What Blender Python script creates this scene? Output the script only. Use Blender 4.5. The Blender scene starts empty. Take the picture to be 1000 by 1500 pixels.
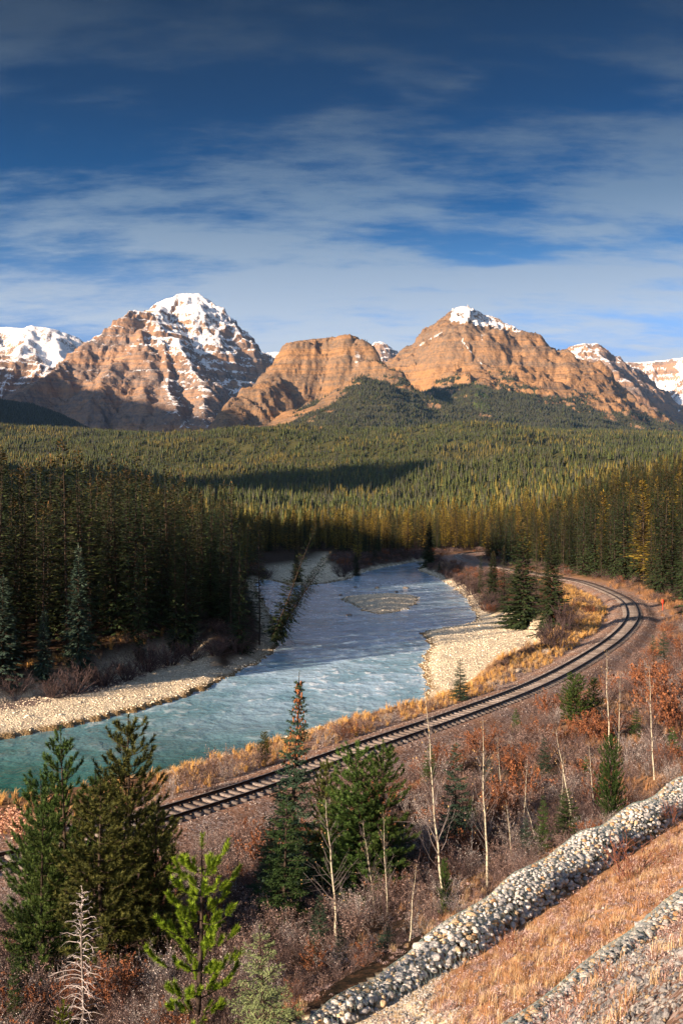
import bpy, math, random
import numpy as np
from mathutils import Vector, Matrix, Euler, Quaternion

random.seed(7)
RNG = np.random.default_rng(11)
SC = bpy.context.scene
COL = SC.collection
R = math.radians

# ---------------------------------------------------------------- camera
CAM_Z, F_PX, HOR = 14.8, 1458.0, 742.0
cam_d = bpy.data.cameras.new('camera')
cam_d.sensor_fit = 'VERTICAL'
cam_d.sensor_height = 36.0
cam_d.lens = F_PX * 36.0 / 1500.0
cam_d.clip_start = 0.3
cam_d.clip_end = 60000.0
cam = bpy.data.objects.new('camera', cam_d)
COL.objects.link(cam)
cam.location = (0, 0, CAM_Z)
cam.rotation_euler = (R(90) - math.atan((750 - HOR) / F_PX), 0, 0)
SC.camera = cam

# ---------------------------------------------------------------- light
SUN_EL, SUN_DIR = R(17.0), Vector((-0.80, -0.60, 0)).normalized()      # low, from the left and a little behind
SUN_AZ = math.atan2(SUN_DIR.x, SUN_DIR.y)                               # clockwise from +Y
world = bpy.data.worlds.new('World')
SC.world = world
world.use_nodes = True
wn, wl = world.node_tree.nodes, world.node_tree.links
wn.clear()

def wnode(t, **k):
    n = wn.new(t)
    for a, b in k.items():
        setattr(n, a, b)
    return n

def wmath(op, a, b=None, clamp=False):
    n = wnode('ShaderNodeMath', operation=op, use_clamp=clamp)
    for i, v in enumerate((a, b)):
        if v is None:
            continue
        if hasattr(v, 'links'):
            wl.new(v, n.inputs[i])
        else:
            n.inputs[i].default_value = v
    return n.outputs[0]

sky = wnode('ShaderNodeTexSky', sky_type='NISHITA', sun_disc=False, sun_elevation=SUN_EL, sun_rotation=SUN_AZ,
            altitude=1600, air_density=1.0, dust_density=0.4, ozone_density=3.0)
bg = wnode('ShaderNodeBackground')
bg.inputs['Strength'].default_value = 0.10
wo = wnode('ShaderNodeOutputWorld')
tc = wnode('ShaderNodeTexCoord')
sep = wnode('ShaderNodeSeparateXYZ')
wl.new(tc.outputs['Generated'], sep.inputs[0])
dz = wmath('MAXIMUM', sep.outputs[2], 0.0)
# elevation grading: a polarised, deep blue upper sky, the same all round
ele = wnode('ShaderNodeMapRange')
wl.new(dz, ele.inputs[0])
ele.inputs[1].default_value, ele.inputs[2].default_value = 0.0, 0.55
grd = wnode('ShaderNodeValToRGB')
wl.new(ele.outputs[0], grd.inputs[0])
cr = grd.color_ramp
for p_, c_ in ((0.177, (0.33, 0.32, 0.42)), (0.34, (0.42, 0.43, 0.49)), (0.44, (0.14, 0.25, 0.33)), (0.53, (0.006, 0.120, 0.215)), (0.68, (0.003, 0.065, 0.125)), (0.81, (0.004, 0.042, 0.080))):
    e_ = cr.elements.new(p_)
    e_.color = (*c_, 1)
cr.elements[0].color = (0.25, 0.27, 0.38, 1)
cr.elements[-1].color = (0.004, 0.036, 0.070, 1)
# the polarised band lies away from the sun; towards it the sky keeps its glow
SUNV = (SUN_DIR.x * math.cos(SUN_EL), SUN_DIR.y * math.cos(SUN_EL), math.sin(SUN_EL))
dt = wnode('ShaderNodeVectorMath', operation='DOT_PRODUCT')
wl.new(tc.outputs['Generated'], dt.inputs[0])
dt.inputs[1].default_value = SUNV
glow = wnode('ShaderNodeMapRange', interpolation_type='SMOOTHSTEP')
wl.new(dt.outputs['Value'], glow.inputs[0])
glow.inputs[1].default_value, glow.inputs[2].default_value = 0.08, 0.80
gmix = wnode('ShaderNodeMix', data_type='RGBA')
wl.new(glow.outputs[0], gmix.inputs[0])
wl.new(grd.outputs[0], gmix.inputs[6])
gmix.inputs[7].default_value = (1.25, 1.1, 0.95, 1)
mul = wnode('ShaderNodeMix', data_type='RGBA', blend_type='MULTIPLY')
mul.inputs[0].default_value = 1.0
wl.new(sky.outputs[0], mul.inputs[6])
wl.new(gmix.outputs[2], mul.inputs[7])
# high streaky cloud on a plane above
den = wmath('ADD', dz, 0.20)
cmb = wnode('ShaderNodeCombineXYZ')
wl.new(wmath('DIVIDE', sep.outputs[0], den), cmb.inputs[0])
wl.new(wmath('DIVIDE', sep.outputs[1], den), cmb.inputs[1])
def cloud_noise(scale, rot, sc, detail, rough, dist, off=(0, 0, 0)):
    mp = wnode('ShaderNodeMapping')
    mp.inputs['Rotation'].default_value = (0, 0, rot)
    mp.inputs['Scale'].default_value = sc
    mp.inputs['Location'].default_value = off
    wl.new(cmb.outputs[0], mp.inputs[0])
    nz = wnode('ShaderNodeTexNoise')
    nz.inputs['Scale'].default_value = scale
    nz.inputs['Detail'].default_value = detail
    nz.inputs['Roughness'].default_value = rough
    nz.inputs['Distortion'].default_value = dist
    wl.new(mp.outputs[0], nz.inputs[0])
    return nz.outputs[0]
c1 = cloud_noise(1.5, R(-62), (0.45, 1.5, 1), 12, 0.68, 0.0, (3.1, 1.7, 0))          # long fibres
c2 = cloud_noise(0.75, R(12), (0.8, 1.0, 1), 5, 0.55, 0.0, (8.4, 2.2, 0))             # where they gather
c3 = cloud_noise(5.0, R(-12), (0.6, 1.3, 1), 8, 0.62, 0.0, (1.4, 5.2, 0))             # small flecks
cs = wmath('ADD', wmath('ADD', wmath('MULTIPLY', c1, 0.50), wmath('MULTIPLY', c2, 0.40)), wmath('MULTIPLY', c3, 0.30))
cs = wmath('ADD', cs, wmath('MULTIPLY', wmath('SUBTRACT', 0.34, ele.outputs[0]), 0.16))   # thicker towards the horizon
cm = wnode('ShaderNodeMapRange', interpolation_type='SMOOTHSTEP')
wl.new(cs, cm.inputs[0])
cm.inputs[1].default_value, cm.inputs[2].default_value = 0.50, 0.615
low = wnode('ShaderNodeMapRange')                                        # more cloud towards the horizon
wl.new(dz, low.inputs[0])
low.inputs[1].default_value, low.inputs[2].default_value = 0.34, 0.10
low.inputs[3].default_value, low.inputs[4].default_value = 0.55, 1.0
cfac = wmath('MULTIPLY', cm.outputs[0], low.outputs[0], True)
ccol = wnode('ShaderNodeValToRGB')
wl.new(ele.outputs[0], ccol.inputs[0])
for p_, c_ in ((0.30, (1.95, 2.15, 2.4)), (0.53, (0.80, 1.08, 1.38)), (0.76, (0.19, 0.27, 0.40))):
    e_ = ccol.color_ramp.elements.new(p_)
    e_.color = (*c_, 1)
ccol.color_ramp.elements[0].color = (1.7, 1.95, 2.4, 1)
ccol.color_ramp.elements[-1].color = (0.09, 0.15, 0.26, 1)
cg = wnode('ShaderNodeMix', data_type='RGBA')                              # cloud lit through on the sun's side
wl.new(glow.outputs[0], cg.inputs[0])
wl.new(ccol.outputs[0], cg.inputs[6])
cg.inputs[7].default_value = (9.0, 7.9, 6.8, 1)
mx = wnode('ShaderNodeMix', data_type='RGBA')
wl.new(cfac, mx.inputs[0])
wl.new(mul.outputs[2], mx.inputs[6])
wl.new(cg.outputs[2], mx.inputs[7])
wl.new(mx.outputs[2], bg.inputs[0])
wl.new(bg.outputs[0], wo.inputs[0])

sun_d = bpy.data.lights.new('sun', 'SUN')
sun_d.energy = 5.0
sun_d.angle = R(0.5)
sun_d.color = (1.0, 0.73, 0.50)
sun = bpy.data.objects.new('sun', sun_d)
COL.objects.link(sun)
to_sun = Vector((SUN_DIR.x * math.cos(SUN_EL), SUN_DIR.y * math.cos(SUN_EL), math.sin(SUN_EL)))
sun.rotation_euler = to_sun.to_track_quat('Z', 'Y').to_euler()
sun.location = to_sun * 500

SC.view_settings.view_transform = 'Standard'
SC.view_settings.look = 'None'
SC.view_settings.gamma = 1.0
SC.view_settings.exposure = 1.65
SC.cycles.use_adaptive_sampling = True
SC.cycles.max_bounces = 6
SC.cycles.diffuse_bounces = 2
SC.cycles.glossy_bounces = 2
SC.cycles.transmission_bounces = 3
SC.cycles.transparent_max_bounces = 6
SC.cycles.volume_bounces = 0
SC.cycles.use_denoising = True

# ---------------------------------------------------------------- helpers
def at(px, py, z=0.0):
    """point on the level z that is seen at a pixel of the photograph's frame"""
    m = (CAM_Z - z) / (py - HOR)
    return Vector(((px - 500) * m, F_PX * m, z))

def far(px, py, d):
    return (px - 500) * d / F_PX, d, CAM_Z + (HOR - py) * d / F_PX

def tag(o, label=None, cat=None, group=None, kind=None):
    if label: o['label'] = label
    if cat: o['category'] = cat
    if group: o['group'] = group
    if kind: o['kind'] = kind
    return o

def link(o, parent=None):
    COL.objects.link(o)
    if parent is not None:
        o.parent = parent
    return o

def empty(name, loc, rz=0.0):
    o = bpy.data.objects.new(name, None)
    o.empty_display_size = 0.3
    o.location = loc
    o.rotation_euler = (0, 0, rz)
    return link(o)

def mesh_np(name, v, f, mats=(), smooth=False, mi=None, attrs=None):
    """mesh from numpy arrays; f is (n,3) or (n,4)"""
    v = np.asarray(v, dtype=np.float32)
    f = np.asarray(f, dtype=np.int32)
    me = bpy.data.meshes.new(name)
    k = f.shape[1] if len(f) else 3
    me.vertices.add(len(v))
    me.vertices.foreach_set('co', v.ravel())
    me.loops.add(f.size)
    me.loops.foreach_set('vertex_index', f.ravel())
    me.polygons.add(len(f))
    me.polygons.foreach_set('loop_start', np.arange(len(f), dtype=np.int32) * k)
    if smooth:
        me.polygons.foreach_set('use_smooth', np.ones(len(f), dtype=bool))
    for m in mats:
        me.materials.append(m)
    if mi is not None:
        me.polygons.foreach_set('material_index', np.asarray(mi, dtype=np.int32))
    if attrs:
        for an, av in attrs.items():
            av = np.asarray(av, dtype=np.float32)
            if av.ndim == 1:
                a = me.attributes.new(an, 'FLOAT', 'POINT')
                a.data.foreach_set('value', av)
            else:
                a = me.attributes.new(an, 'FLOAT_VECTOR', 'POINT')
                a.data.foreach_set('vector', av.ravel())
    me.update(calc_edges=True)
    return me

def obj_np(name, v, f, mats=(), parent=None, **k):
    return link(bpy.data.objects.new(name, mesh_np(name, v, f, mats, **k)), parent)

def grid_faces(nu, nv):
    i = np.arange(nu * nv).reshape(nv, nu)
    return np.stack([i[:-1, :-1], i[:-1, 1:], i[1:, 1:], i[1:, :-1]], -1).reshape(-1, 4)

class MB:
    """collects numpy mesh pieces (triangles) into one mesh"""
    def __init__(self):
        self.v, self.f, self.m, self.n = [], [], [], 0
    def add(self, v, f, m=0):
        v = np.asarray(v, float).reshape(-1, 3); f = np.asarray(f, int)
        if f.shape[1] == 4:
            f = np.concatenate([f[:, [0, 1, 2]], f[:, [0, 2, 3]]])
        self.v.append(v); self.f.append(f + self.n); self.m.append(np.full(len(f), m)); self.n += len(v)
    def tube(self, pts, rad, n=5, m=0, cap=True):
        pts = np.asarray(pts, float); k = len(pts)
        rad = np.broadcast_to(np.asarray(rad, float), (k,))
        t = np.gradient(pts, axis=0); t /= np.linalg.norm(t, axis=1)[:, None] + 1e-9
        up = np.array([0.31, 0.17, 1.0]) if abs(t[0][2]) < 0.9 else np.array([1.0, 0.2, 0.1])
        a = np.cross(t, up); a /= np.linalg.norm(a, axis=1)[:, None] + 1e-9
        b = np.cross(t, a)
        th = np.arange(n) * 2 * math.pi / n
        ring = (a[:, None] * np.cos(th)[None, :, None] + b[:, None] * np.sin(th)[None, :, None]) * rad[:, None, None] + pts[:, None]
        i = np.arange(k * n).reshape(k, n); j = np.roll(i, -1, 1)
        f = np.stack([i[:-1], j[:-1], j[1:], i[1:]], -1).reshape(-1, 4)
        self.add(ring.reshape(-1, 3), f, m)
        if cap and rad[-1] > 0.001:
            v = ring[-1]; fan = np.array([[0, q, q + 1] for q in range(1, n - 1)])
            self.add(v, fan, m)
    def data(self):
        return np.concatenate(self.v), np.concatenate(self.f), np.concatenate(self.m)
    def mesh(self, name, mats, smooth=False):
        v, f, m = self.data()
        return mesh_np(name, v, f, mats, smooth=smooth, mi=m)
    def build(self, name, mats, parent=None, smooth=False):
        return link(bpy.data.objects.new(name, self.mesh(name, mats, smooth)), parent)

# numpy gradient noise
_PERM = np.random.default_rng(5).permutation(256)
_PERM = np.concatenate([_PERM, _PERM, _PERM])
_GA = np.arange(16) * math.pi / 8
_G = np.stack([np.cos(_GA), np.sin(_GA)], -1)
def perlin(x, y, seed=0):
    x = np.asarray(x, float) + seed * 17.31; y = np.asarray(y, float) + seed * 9.77
    xi = np.floor(x).astype(int); yi = np.floor(y).astype(int)
    xf = x - xi; yf = y - yi
    u = xf * xf * xf * (xf * (xf * 6 - 15) + 10); v = yf * yf * yf * (yf * (yf * 6 - 15) + 10)
    def g(ix, iy, dx, dy):
        h = _PERM[_PERM[ix & 255] + (iy & 255)] & 15
        return _G[h, 0] * dx + _G[h, 1] * dy
    a = g(xi, yi, xf, yf); b = g(xi + 1, yi, xf - 1, yf)
    c = g(xi, yi + 1, xf, yf - 1); d = g(xi + 1, yi + 1, xf - 1, yf - 1)
    return ((a * (1 - u) + b * u) * (1 - v) + (c * (1 - u) + d * u) * v) * 1.5
def fbm(x, y, octv=5, seed=0, gain=0.5):
    s = 0; a = 1.0; f = 1.0
    for o in range(octv):
        s = s + a * perlin(x * f, y * f, seed + o * 3); a *= gain; f *= 2.03
    return s
def ridged(x, y, octv=5, seed=0, gain=0.5):
    s = 0; a = 1.0; f = 1.0
    for o in range(octv):
        s = s + a * (1 - 2 * np.abs(perlin(x * f, y * f, seed + o * 3))); a *= gain; f *= 2.03
    return s
def sstep(a, b, x):
    t = np.clip((x - a) / (b - a), 0, 1)
    return t * t * (3 - 2 * t)

# materials
class Mat:
    def __init__(self, name, rough=0.9, spec=0.2):
        self.m = bpy.data.materials.new(name); self.m.use_nodes = True
        self.t = self.m.node_tree; self.n = self.t.nodes; self.l = self.t.links
        self.p = self.n['Principled BSDF']
        self.p.inputs['Roughness'].default_value = rough
        self.p.inputs['Specular IOR Level'].default_value = spec
        self._tc = None
    def node(self, t, **k):
        n = self.n.new(t)
        for a, b in k.items(): setattr(n, a, b)
        return n
    def set(self, sock, v):
        if hasattr(v, 'links'): self.l.new(v, sock)
        elif isinstance(v, (tuple, list)): sock.default_value = (*v, 1) if len(v) == 3 and sock.type == 'RGBA' else v
        else: sock.default_value = v
    def pos(self):
        if not self._tc: self._tc = self.node('ShaderNodeNewGeometry').outputs['Position']
        return self._tc
    def objc(self):
        return self.node('ShaderNodeTexCoord').outputs['Object']
    def sep(self, v):
        s = self.node('ShaderNodeSeparateXYZ'); self.l.new(v, s.inputs[0]); return s.outputs
    def noise(self, vec, scale, detail=4, rough=0.5, dist=0.0, sc=None, col=False):
        if sc is not None:
            mp = self.node('ShaderNodeMapping'); mp.inputs['Scale'].default_value = sc
            self.l.new(vec, mp.inputs[0]); vec = mp.outputs[0]
        n = self.node('ShaderNodeTexNoise'); self.l.new(vec, n.inputs['Vector'])
        n.inputs['Scale'].default_value = scale; n.inputs['Detail'].default_value = detail
        n.inputs['Roughness'].default_value = rough; n.inputs['Distortion'].default_value = dist
        return n.outputs[1 if col else 0]
    def voro(self, vec, scale, out='Distance', feature='F1', rnd=1.0):
        n = self.node('ShaderNodeTexVoronoi', feature=feature); self.l.new(vec, n.inputs['Vector'])
        n.inputs['Scale'].default_value = scale; n.inputs['Randomness'].default_value = rnd
        return n.outputs[out]
    def math(self, op, a, b=None, clamp=False):
        n = self.node('ShaderNodeMath', operation=op, use_clamp=clamp)
        self.set(n.inputs[0], a)
        if b is not None: self.set(n.inputs[1], b)
        return n.outputs[0]
    def rng(self, v, a, b, c=0.0, d=1.0, smooth=True):
        n = self.node('ShaderNodeMapRange', interpolation_type='SMOOTHSTEP' if smooth else 'LINEAR')
        for i, q in enumerate((v, a, b, c, d)): self.set(n.inputs[i], q)
        return n.outputs[0]
    def mix(self, f, a, b, blend='MIX'):
        n = self.node('ShaderNodeMix', data_type='RGBA', blend_type=blend)
        self.set(n.inputs[0], f); self.set(n.inputs[6], a); self.set(n.inputs[7], b)
        return n.outputs[2]
    def ramp(self, f, stops):
        n = self.node('ShaderNodeValToRGB'); self.l.new(f, n.inputs[0]); c = n.color_ramp
        while len(c.elements) < len(stops): c.elements.new(0.5)
        for e, (p, q) in zip(c.elements, stops): e.position = p; e.color = (*q, 1)
        return n.outputs[0]
    def attr(self, name, out='Fac', typ='GEOMETRY'):
        n = self.node('ShaderNodeAttribute', attribute_name=name, attribute_type=typ); return n.outputs[out]
    def rand(self):
        return self.node('ShaderNodeObjectInfo').outputs['Random']
    def island(self):
        return self.node('ShaderNodeNewGeometry').outputs['Random Per Island']
    def col(self, c): self.set(self.p.inputs['Base Color'], c); return self
    def bump(self, h, dist, strength=1.0):
        b = self.node('ShaderNodeBump'); b.inputs['Distance'].default_value = dist; b.inputs['Strength'].default_value = strength
        self.l.new(h, b.inputs['Height']); self.l.new(b.outputs[0], self.p.inputs['Normal']); return self

# ================================================================ SETTING: mountains
def skel_height(x, y, segs, prof, flute, seed, warp=(60, 420)):
    """ridge skeleton -> relief: crest height minus a slope profile, cut by gullies that run down from the crest"""
    wx = x + warp[0] * fbm(x / warp[1], y / warp[1], 4, seed)
    wy = y + warp[0] * fbm(x / warp[1], y / warp[1], 4, seed + 20)
    H = np.full(x.shape, -1e4); DD = np.zeros(x.shape)
    s0 = 0.0
    for line in segs:
        amp = 1.0
        if isinstance(line[0], (int, float)): amp, line = line[0], line[1]
        P = [np.array(far(*q)) for q in line]
        for a, b in zip(P[:-1], P[1:]):
            dx, dy = b[0] - a[0], b[1] - a[1]
            L2 = dx * dx + dy * dy
            L = math.sqrt(L2)
            t = np.clip(((wx - a[0]) * dx + (wy - a[1]) * dy) / L2, 0, 1)
            ex, ey = wx - (a[0] + t * dx), wy - (a[1] + t * dy)
            d = np.sqrt(ex * ex + ey * ey)
            side = np.sign(ex * dy - ey * dx)
            s = s0 + t * L + 700 * side
            z = a[2] + t * (b[2] - a[2])
            fa, fl = flute
            g = ridged(s / fl + 0.15 * fbm(x / 300, y / 300, 3, seed + 5), d / (fl * 7), 3, seed + 7, 0.55)
            g = g - 0.3
            g2 = ridged(s / (fl * 0.31) + 0.12 * fbm(x / 90, y / 90, 2, seed + 6), d / (fl * 3.0), 3, seed + 8, 0.6)
            g3 = ridged(s / (fl * 0.12), d / (fl * 1.2), 2, seed + 9, 0.6)
            z = z - prof(d) - fa * amp * np.clip(d / 140, 0, 1) * (0.62 * (0.9 - g) + 0.26 * (0.8 - g2) + 0.11 * (0.8 - g3)) * np.clip(1.4 - d / 1500, 0.25, 1)
            m = z > H
            H = np.where(m, z, H); DD = np.where(m, d, DD)
            s0 += L
        s0 += 1500
    return H, DD

def terrace(z, x, y, step, k, seed):
    """hard and soft beds: steps in the relief that follow the strata"""
    q = z + 0.035 * x + 26 * fbm(x / 900, y / 900, 2, seed)
    for st, kk in ((step, k), (step * 0.37, k * 1.1)):
        u = q / st; fr = u - np.floor(u)
        z = z + kk * st * (sstep(0.3, 0.7, fr) - fr) * np.clip(0.6 + 0.9 * fbm(x / 350, y / 350, 3, seed + 2), 0.1, 1.5)
    return z

def prof_of(k1, drop1, k2, d0=25.0):
    d1 = drop1 / k1
    def f(d):
        e = np.sqrt(d * d + d0 * d0) - d0
        return np.where(e < d1, e * k1, drop1 + (e - d1) * k2)
    return f

def mountain_material(name, warm, grey, band=1.0):
    M = Mat(name, 0.95, 0.05)
    p = M.pos()
    z = M.sep(p)[2]
    nz = M.noise(p, 0.004, 5, 0.6)
    strat = M.noise(p, 1.0, 5, 0.65, 0.3, sc=(0.0006, 0.0006, 0.022))
    strat2 = M.noise(p, 1.0, 3, 0.6, 0.2, sc=(0.0012, 0.0012, 0.09))
    fine = M.noise(p, 0.045, 5, 0.65)
    rock = M.mix(M.rng(M.math('ADD', M.math('MULTIPLY', strat, 0.65), M.math('MULTIPLY', nz, 0.35)), 0.44, 0.60), grey, warm)
    dk = tuple(c * 0.48 for c in grey)
    rock = M.mix(M.math('MULTIPLY', M.rng(strat2, 0.52, 0.70), 0.65 * band), rock, dk)
    rock = M.mix(M.rng(fine, 0.30, 0.72, 0.0, 0.55), rock, tuple(min(1, c * 1.35) for c in warm))
    veg = M.math('ADD', M.attr('veg'), M.math('MULTIPLY', M.math('SUBTRACT', M.noise(p, 0.03, 4, 0.6), 0.5), 0.5))
    vegc = M.mix(M.noise(p, 0.011, 3, 0.6), (0.030, 0.038, 0.020), (0.070, 0.062, 0.034))
    meadow = M.mix(M.rng(M.attr('meadow'), 0.35, 0.6), vegc, (0.075, 0.105, 0.032))
    c = M.mix(M.rng(veg, 0.42, 0.58), rock, meadow)
    sn = M.math('ADD', M.attr('snow'), M.math('MULTIPLY', M.math('SUBTRACT', M.noise(p, 0.05, 6, 0.7), 0.5), 0.75))
    c = M.mix(M.rng(sn, 0.46, 0.60), c, (0.76, 0.77, 0.80))
    M.col(c)
    M.bump(M.math('ADD', M.math('MULTIPLY', M.noise(p, 0.03, 6, 0.7), 1.0), M.math('MULTIPLY', strat2, 0.4)), 22.0, 0.9)
    return M.m

MOUNT_SURF = []      # kept so that trees can be stood on the slopes
def make_mountain(name, label, box, res, segs, prof, flute, seed, mat, ter=(70, 0.5), snow=None, veg=None, base=-60, extra=None, noise=14, warp=(60, 420)):
    x0, x1, y0, y1 = box
    nu, nv = int((x1 - x0) / res) + 1, int((y1 - y0) / res) + 1
    x, y = np.meshgrid(np.linspace(x0, x1, nu), np.linspace(y0, y1, nv))
    H, D = skel_height(x, y, segs, prof, flute, seed, warp)
    H = H + noise * (0.7 * fbm(x / 160, y / 160, 5, seed + 31, 0.6) + 0.9 * (ridged(x / 120 + 0.4 * fbm(x / 90, y / 90, 2, seed), y / 120, 4, seed + 33, 0.6) - 0.6)) * np.clip(D / 80, 0.15, 1)
    H = H + 8 * (ridged(x / 48 + 0.3 * fbm(x / 60, y / 60, 2, seed), y / 48, 3, seed + 51, 0.6) - 0.6) * np.clip(D / 60, 0.06, 1)
    if extra is not None: H = extra(x, y, H, D)
    k = ter[1] * (veg['rock'](x, y, H, D) if veg and 'rock' in veg else 1.0)
    H = terrace(H, x, y, ter[0], k, seed)
    # sink the rim so the sheet ends inside the ground
    H = np.maximum(H, base)
    gx = np.gradient(H, res, axis=1); gy = np.gradient(H, res, axis=0)
    nz = 1 / np.sqrt(1 + gx * gx + gy * gy)
    S = np.zeros(x.shape) if snow is None else snow(x, y, H, nz, gx, gy)
    V = np.zeros(x.shape) if veg is None else veg['f'](x, y, H, nz, gx, gy)
    Md = np.zeros(x.shape) if veg is None or 'meadow' not in veg else veg['meadow'](x, y, H)
    o = obj_np(name, np.stack([x, y, H], -1).reshape(-1, 3), grid_faces(nu, nv), [mat], smooth=False,
               attrs={'snow': S.ravel(), 'veg': V.ravel(), 'meadow': Md.ravel()})
    tag(o, label, None, None, 'structure')
    MOUNT_SURF.append((x, y, H, V, nz))
    return o

WARM, GREY = (0.285, 0.172, 0.10), (0.128, 0.118, 0.115)
m_rock = mountain_material('mountain_rock', WARM, GREY)
m_rock2 = mountain_material('mountain_rock_ochre', (0.265, 0.152, 0.072), (0.125, 0.100, 0.078), 0.95)

# left mountain: pyramid buttress in front, the stepped summit behind it
segL = [
    [(236, 447, 8650), (244, 438, 8600), (262, 432, 8600), (292, 431, 8500), (303, 441, 8450), (316, 458, 8550), (325, 468, 8700),
     (330, 487, 8850), (341, 499, 9000), (357, 504, 9150), (359, 517, 9250), (380, 516, 9500), (404, 528, 9750), (440, 560, 10000)],
    [(236, 447, 8650), (226, 455, 8050), (212, 457, 8000), (196, 453, 8000), (188, 461, 7900), (166, 477, 7800), (146, 492, 7700), (122, 508, 7550),
     (90, 528, 7350), (55, 560, 7050), (15, 585, 6750), (-40, 612, 6500)],
    [(226, 455, 8050), (214, 485, 7750), (210, 510, 7500), (214, 535, 7250), (216, 565, 6950), (214, 600, 6600)],
    [(214, 480, 7800), (186, 515, 7450), (160, 545, 7150), (130, 590, 6700)],
    [(228, 457, 8050), (240, 478, 7850), (262, 500, 7600), (284, 530, 7350), (296, 560, 7050), (300, 600, 6600)],
    [(224, 478, 7850), (236, 500, 7600), (238, 528, 7350), (246, 560, 7000), (250, 602, 6500)],
    [(284, 432, 8550), (275, 455, 8350), (277, 482, 8150), (290, 506, 7950), (300, 535, 7700)],
    [(325, 468, 8700), (328, 500, 8400), (338, 535, 8050), (352, 570, 7600), (366, 606, 7100)],
    [(341, 499, 9000), (362, 540, 8500), (392, 585, 7900)],
]
def snowL(x, y, H, nz, gx, gy):
    ang = (x / y) * F_PX + 500
    s = 0.25 + (H - 1150) / 2600 + 1.0 * (nz - 0.60)
    shade = sstep(215, 262, ang + (H - 900) * 0.03)             # the side turned from the sun holds its snow
    s = s + 0.24 * shade + 0.10 * sstep(1500, 1750, H) + 0.14 * fbm(x / 230, y / 230, 4, 41)
    s = np.where(H < 520, s - 0.2, s)
    return s
def vegL(x, y, H, nz, gx, gy):
    return sstep(620, 250, H + 170 * fbm(x / 350, y / 350, 4, 9)) * sstep(0.62, 0.86, nz + 0.1 * fbm(x / 120, y / 120, 3, 3)) * 0.9
make_mountain('mountain', 'rugged peak with stepped snowy summit and glowing orange rock buttress on the left', (-3300, 300, 5500, 10200), 9.6, segL,
              prof_of(1.12, 780, 0.60), (165, 190), 3, m_rock, (80, 0.45), snowL, {'f': vegL}, noise=17)

# middle mountain: flat-topped cliff above dark forest
segM = [
    [(427, 508, 5750), (436, 499, 5750), (450, 496, 5750), (470, 494, 5750), (500, 492, 5700), (508, 491, 5650), (522, 496, 5600), (531, 502, 5600)],
    [(427, 508, 5750), (412, 528, 5650), (396, 548, 5500), (372, 568, 5350), (352, 583, 5250), (338, 600, 5150), (322, 618, 5050)],
    [(531, 502, 5600), (545, 526, 5550), (560, 542, 5500), (584, 562, 5400), (615, 580, 5250), (660, 596, 5100), (720, 612, 4900)],
]
_mA, _mB = np.array(far(338, 612, 4700)[:2]), np.array(far(520, 545, 5050)[:2])
def cliffM(x, y, H, D):
    # below the cliff foot a forested fan runs out to the valley
    ang = (x / y) * F_PX + 500
    front = sstep(5750, 5300, y + 0.9 * (ang - 450))
    foot_z = 470 + 1.15 * (ang - 430) + 30 * fbm(x / 200, y / 200, 3, 8)
    py = np.interp(ang, [250, 300, 380, 450, 500, 530, 580, 620, 700, 800], [670, 640, 618, 592, 566, 552, 566, 584, 604, 645])
    top = CAM_Z + (HOR - py) * 5250 / F_PX
    t = (y - 3900) / 1350
    fan = 250 + (top - 250) * np.clip(t, -1, 1) ** 1.15 * (t > 0) - np.maximum(0, y - 5250) * 0.55 + 28 * fbm(x / 260, y / 420, 4, 12) * sstep(0, .2, t)
    return np.maximum(H, fan)
def snowM(x, y, H, nz, gx, gy):
    ang = (x / y) * F_PX + 500
    return 0.20 + 0.22 * sstep(515, 520, ang) * sstep(545, 530, ang) * sstep(650, 800, H) + 0.1 * fbm(x / 90, y / 90, 3, 4)
def vegM(x, y, H, nz, gx, gy):
    ang = (x / y) * F_PX + 500
    lim = 330 + 2.3 * np.clip(ang - 400, -60, 150)
    return sstep(lim + 150, lim - 90, H + 110 * fbm(x / 200, y / 200, 4, 6)) * sstep(0.52, 0.70, nz) + 0.35 * sstep(505, 540, ang) * sstep(0.5, 0.75, nz)
def profM(d):
    e = np.sqrt(d * d + 400) - 20
    a = np.minimum(e, 60) * 0.75
    b = np.clip(e - 60, 0, 200) * 1.9
    c = np.clip(e - 260, 0, 1e9) * 0.60
    return a + b + c
make_mountain('mountain', 'flat topped mountain with a long orange cliff rising over dark forest in the middle', (-1500, 1500, 3900, 6500), 8.0, segM,
              profM, (105, 80), 14, m_rock2, (52, 0.3), snowM, {'f': vegM}, noise=9, extra=cliffM, warp=(45, 300))

# right mountain: smooth brown shoulder, snow cap, ribbed flank
segR = [
    [(480, 585, 7300), (520, 562, 7300), (558, 534, 7250), (600, 508, 7200), (640, 479, 7100), (655, 465, 7050), (668, 453, 7000), (677, 450, 7000), (692, 453, 7000),
     (720, 463, 7000), (748, 477, 6950), (758, 486, 6900), (766, 492, 6900), (778, 503, 6850), (800, 510, 6800), (812, 515, 6750), (826, 522, 6700), (846, 528, 6650), (852, 541, 6600),
     (868, 560, 6500), (882, 582, 6300), (905, 610, 6000), (960, 634, 5700), (1020, 652, 5500), (1120, 676, 5300)],
    [(720, 463, 7000), (706, 480, 6850), (696, 505, 6650), (694, 535, 6400), (700, 565, 6100), (706, 600, 5700)],
    [(640, 479, 7100), (648, 515, 6800), (655, 545, 6550), (660, 580, 6150)],
    [(748, 477, 6950), (740, 500, 6750), (746, 530, 6500), (762, 560, 6200), (780, 590, 5900)],
    [(778, 503, 6850), (782, 530, 6600), (796, 560, 6350), (812, 590, 6050), (830, 615, 5800)],
    [(812, 515, 6750), (822, 540, 6550), (838, 570, 6250), (858, 600, 6000)],
    [(846, 528, 6650), (856, 556, 6450), (874, 585, 6200)],
]
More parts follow.
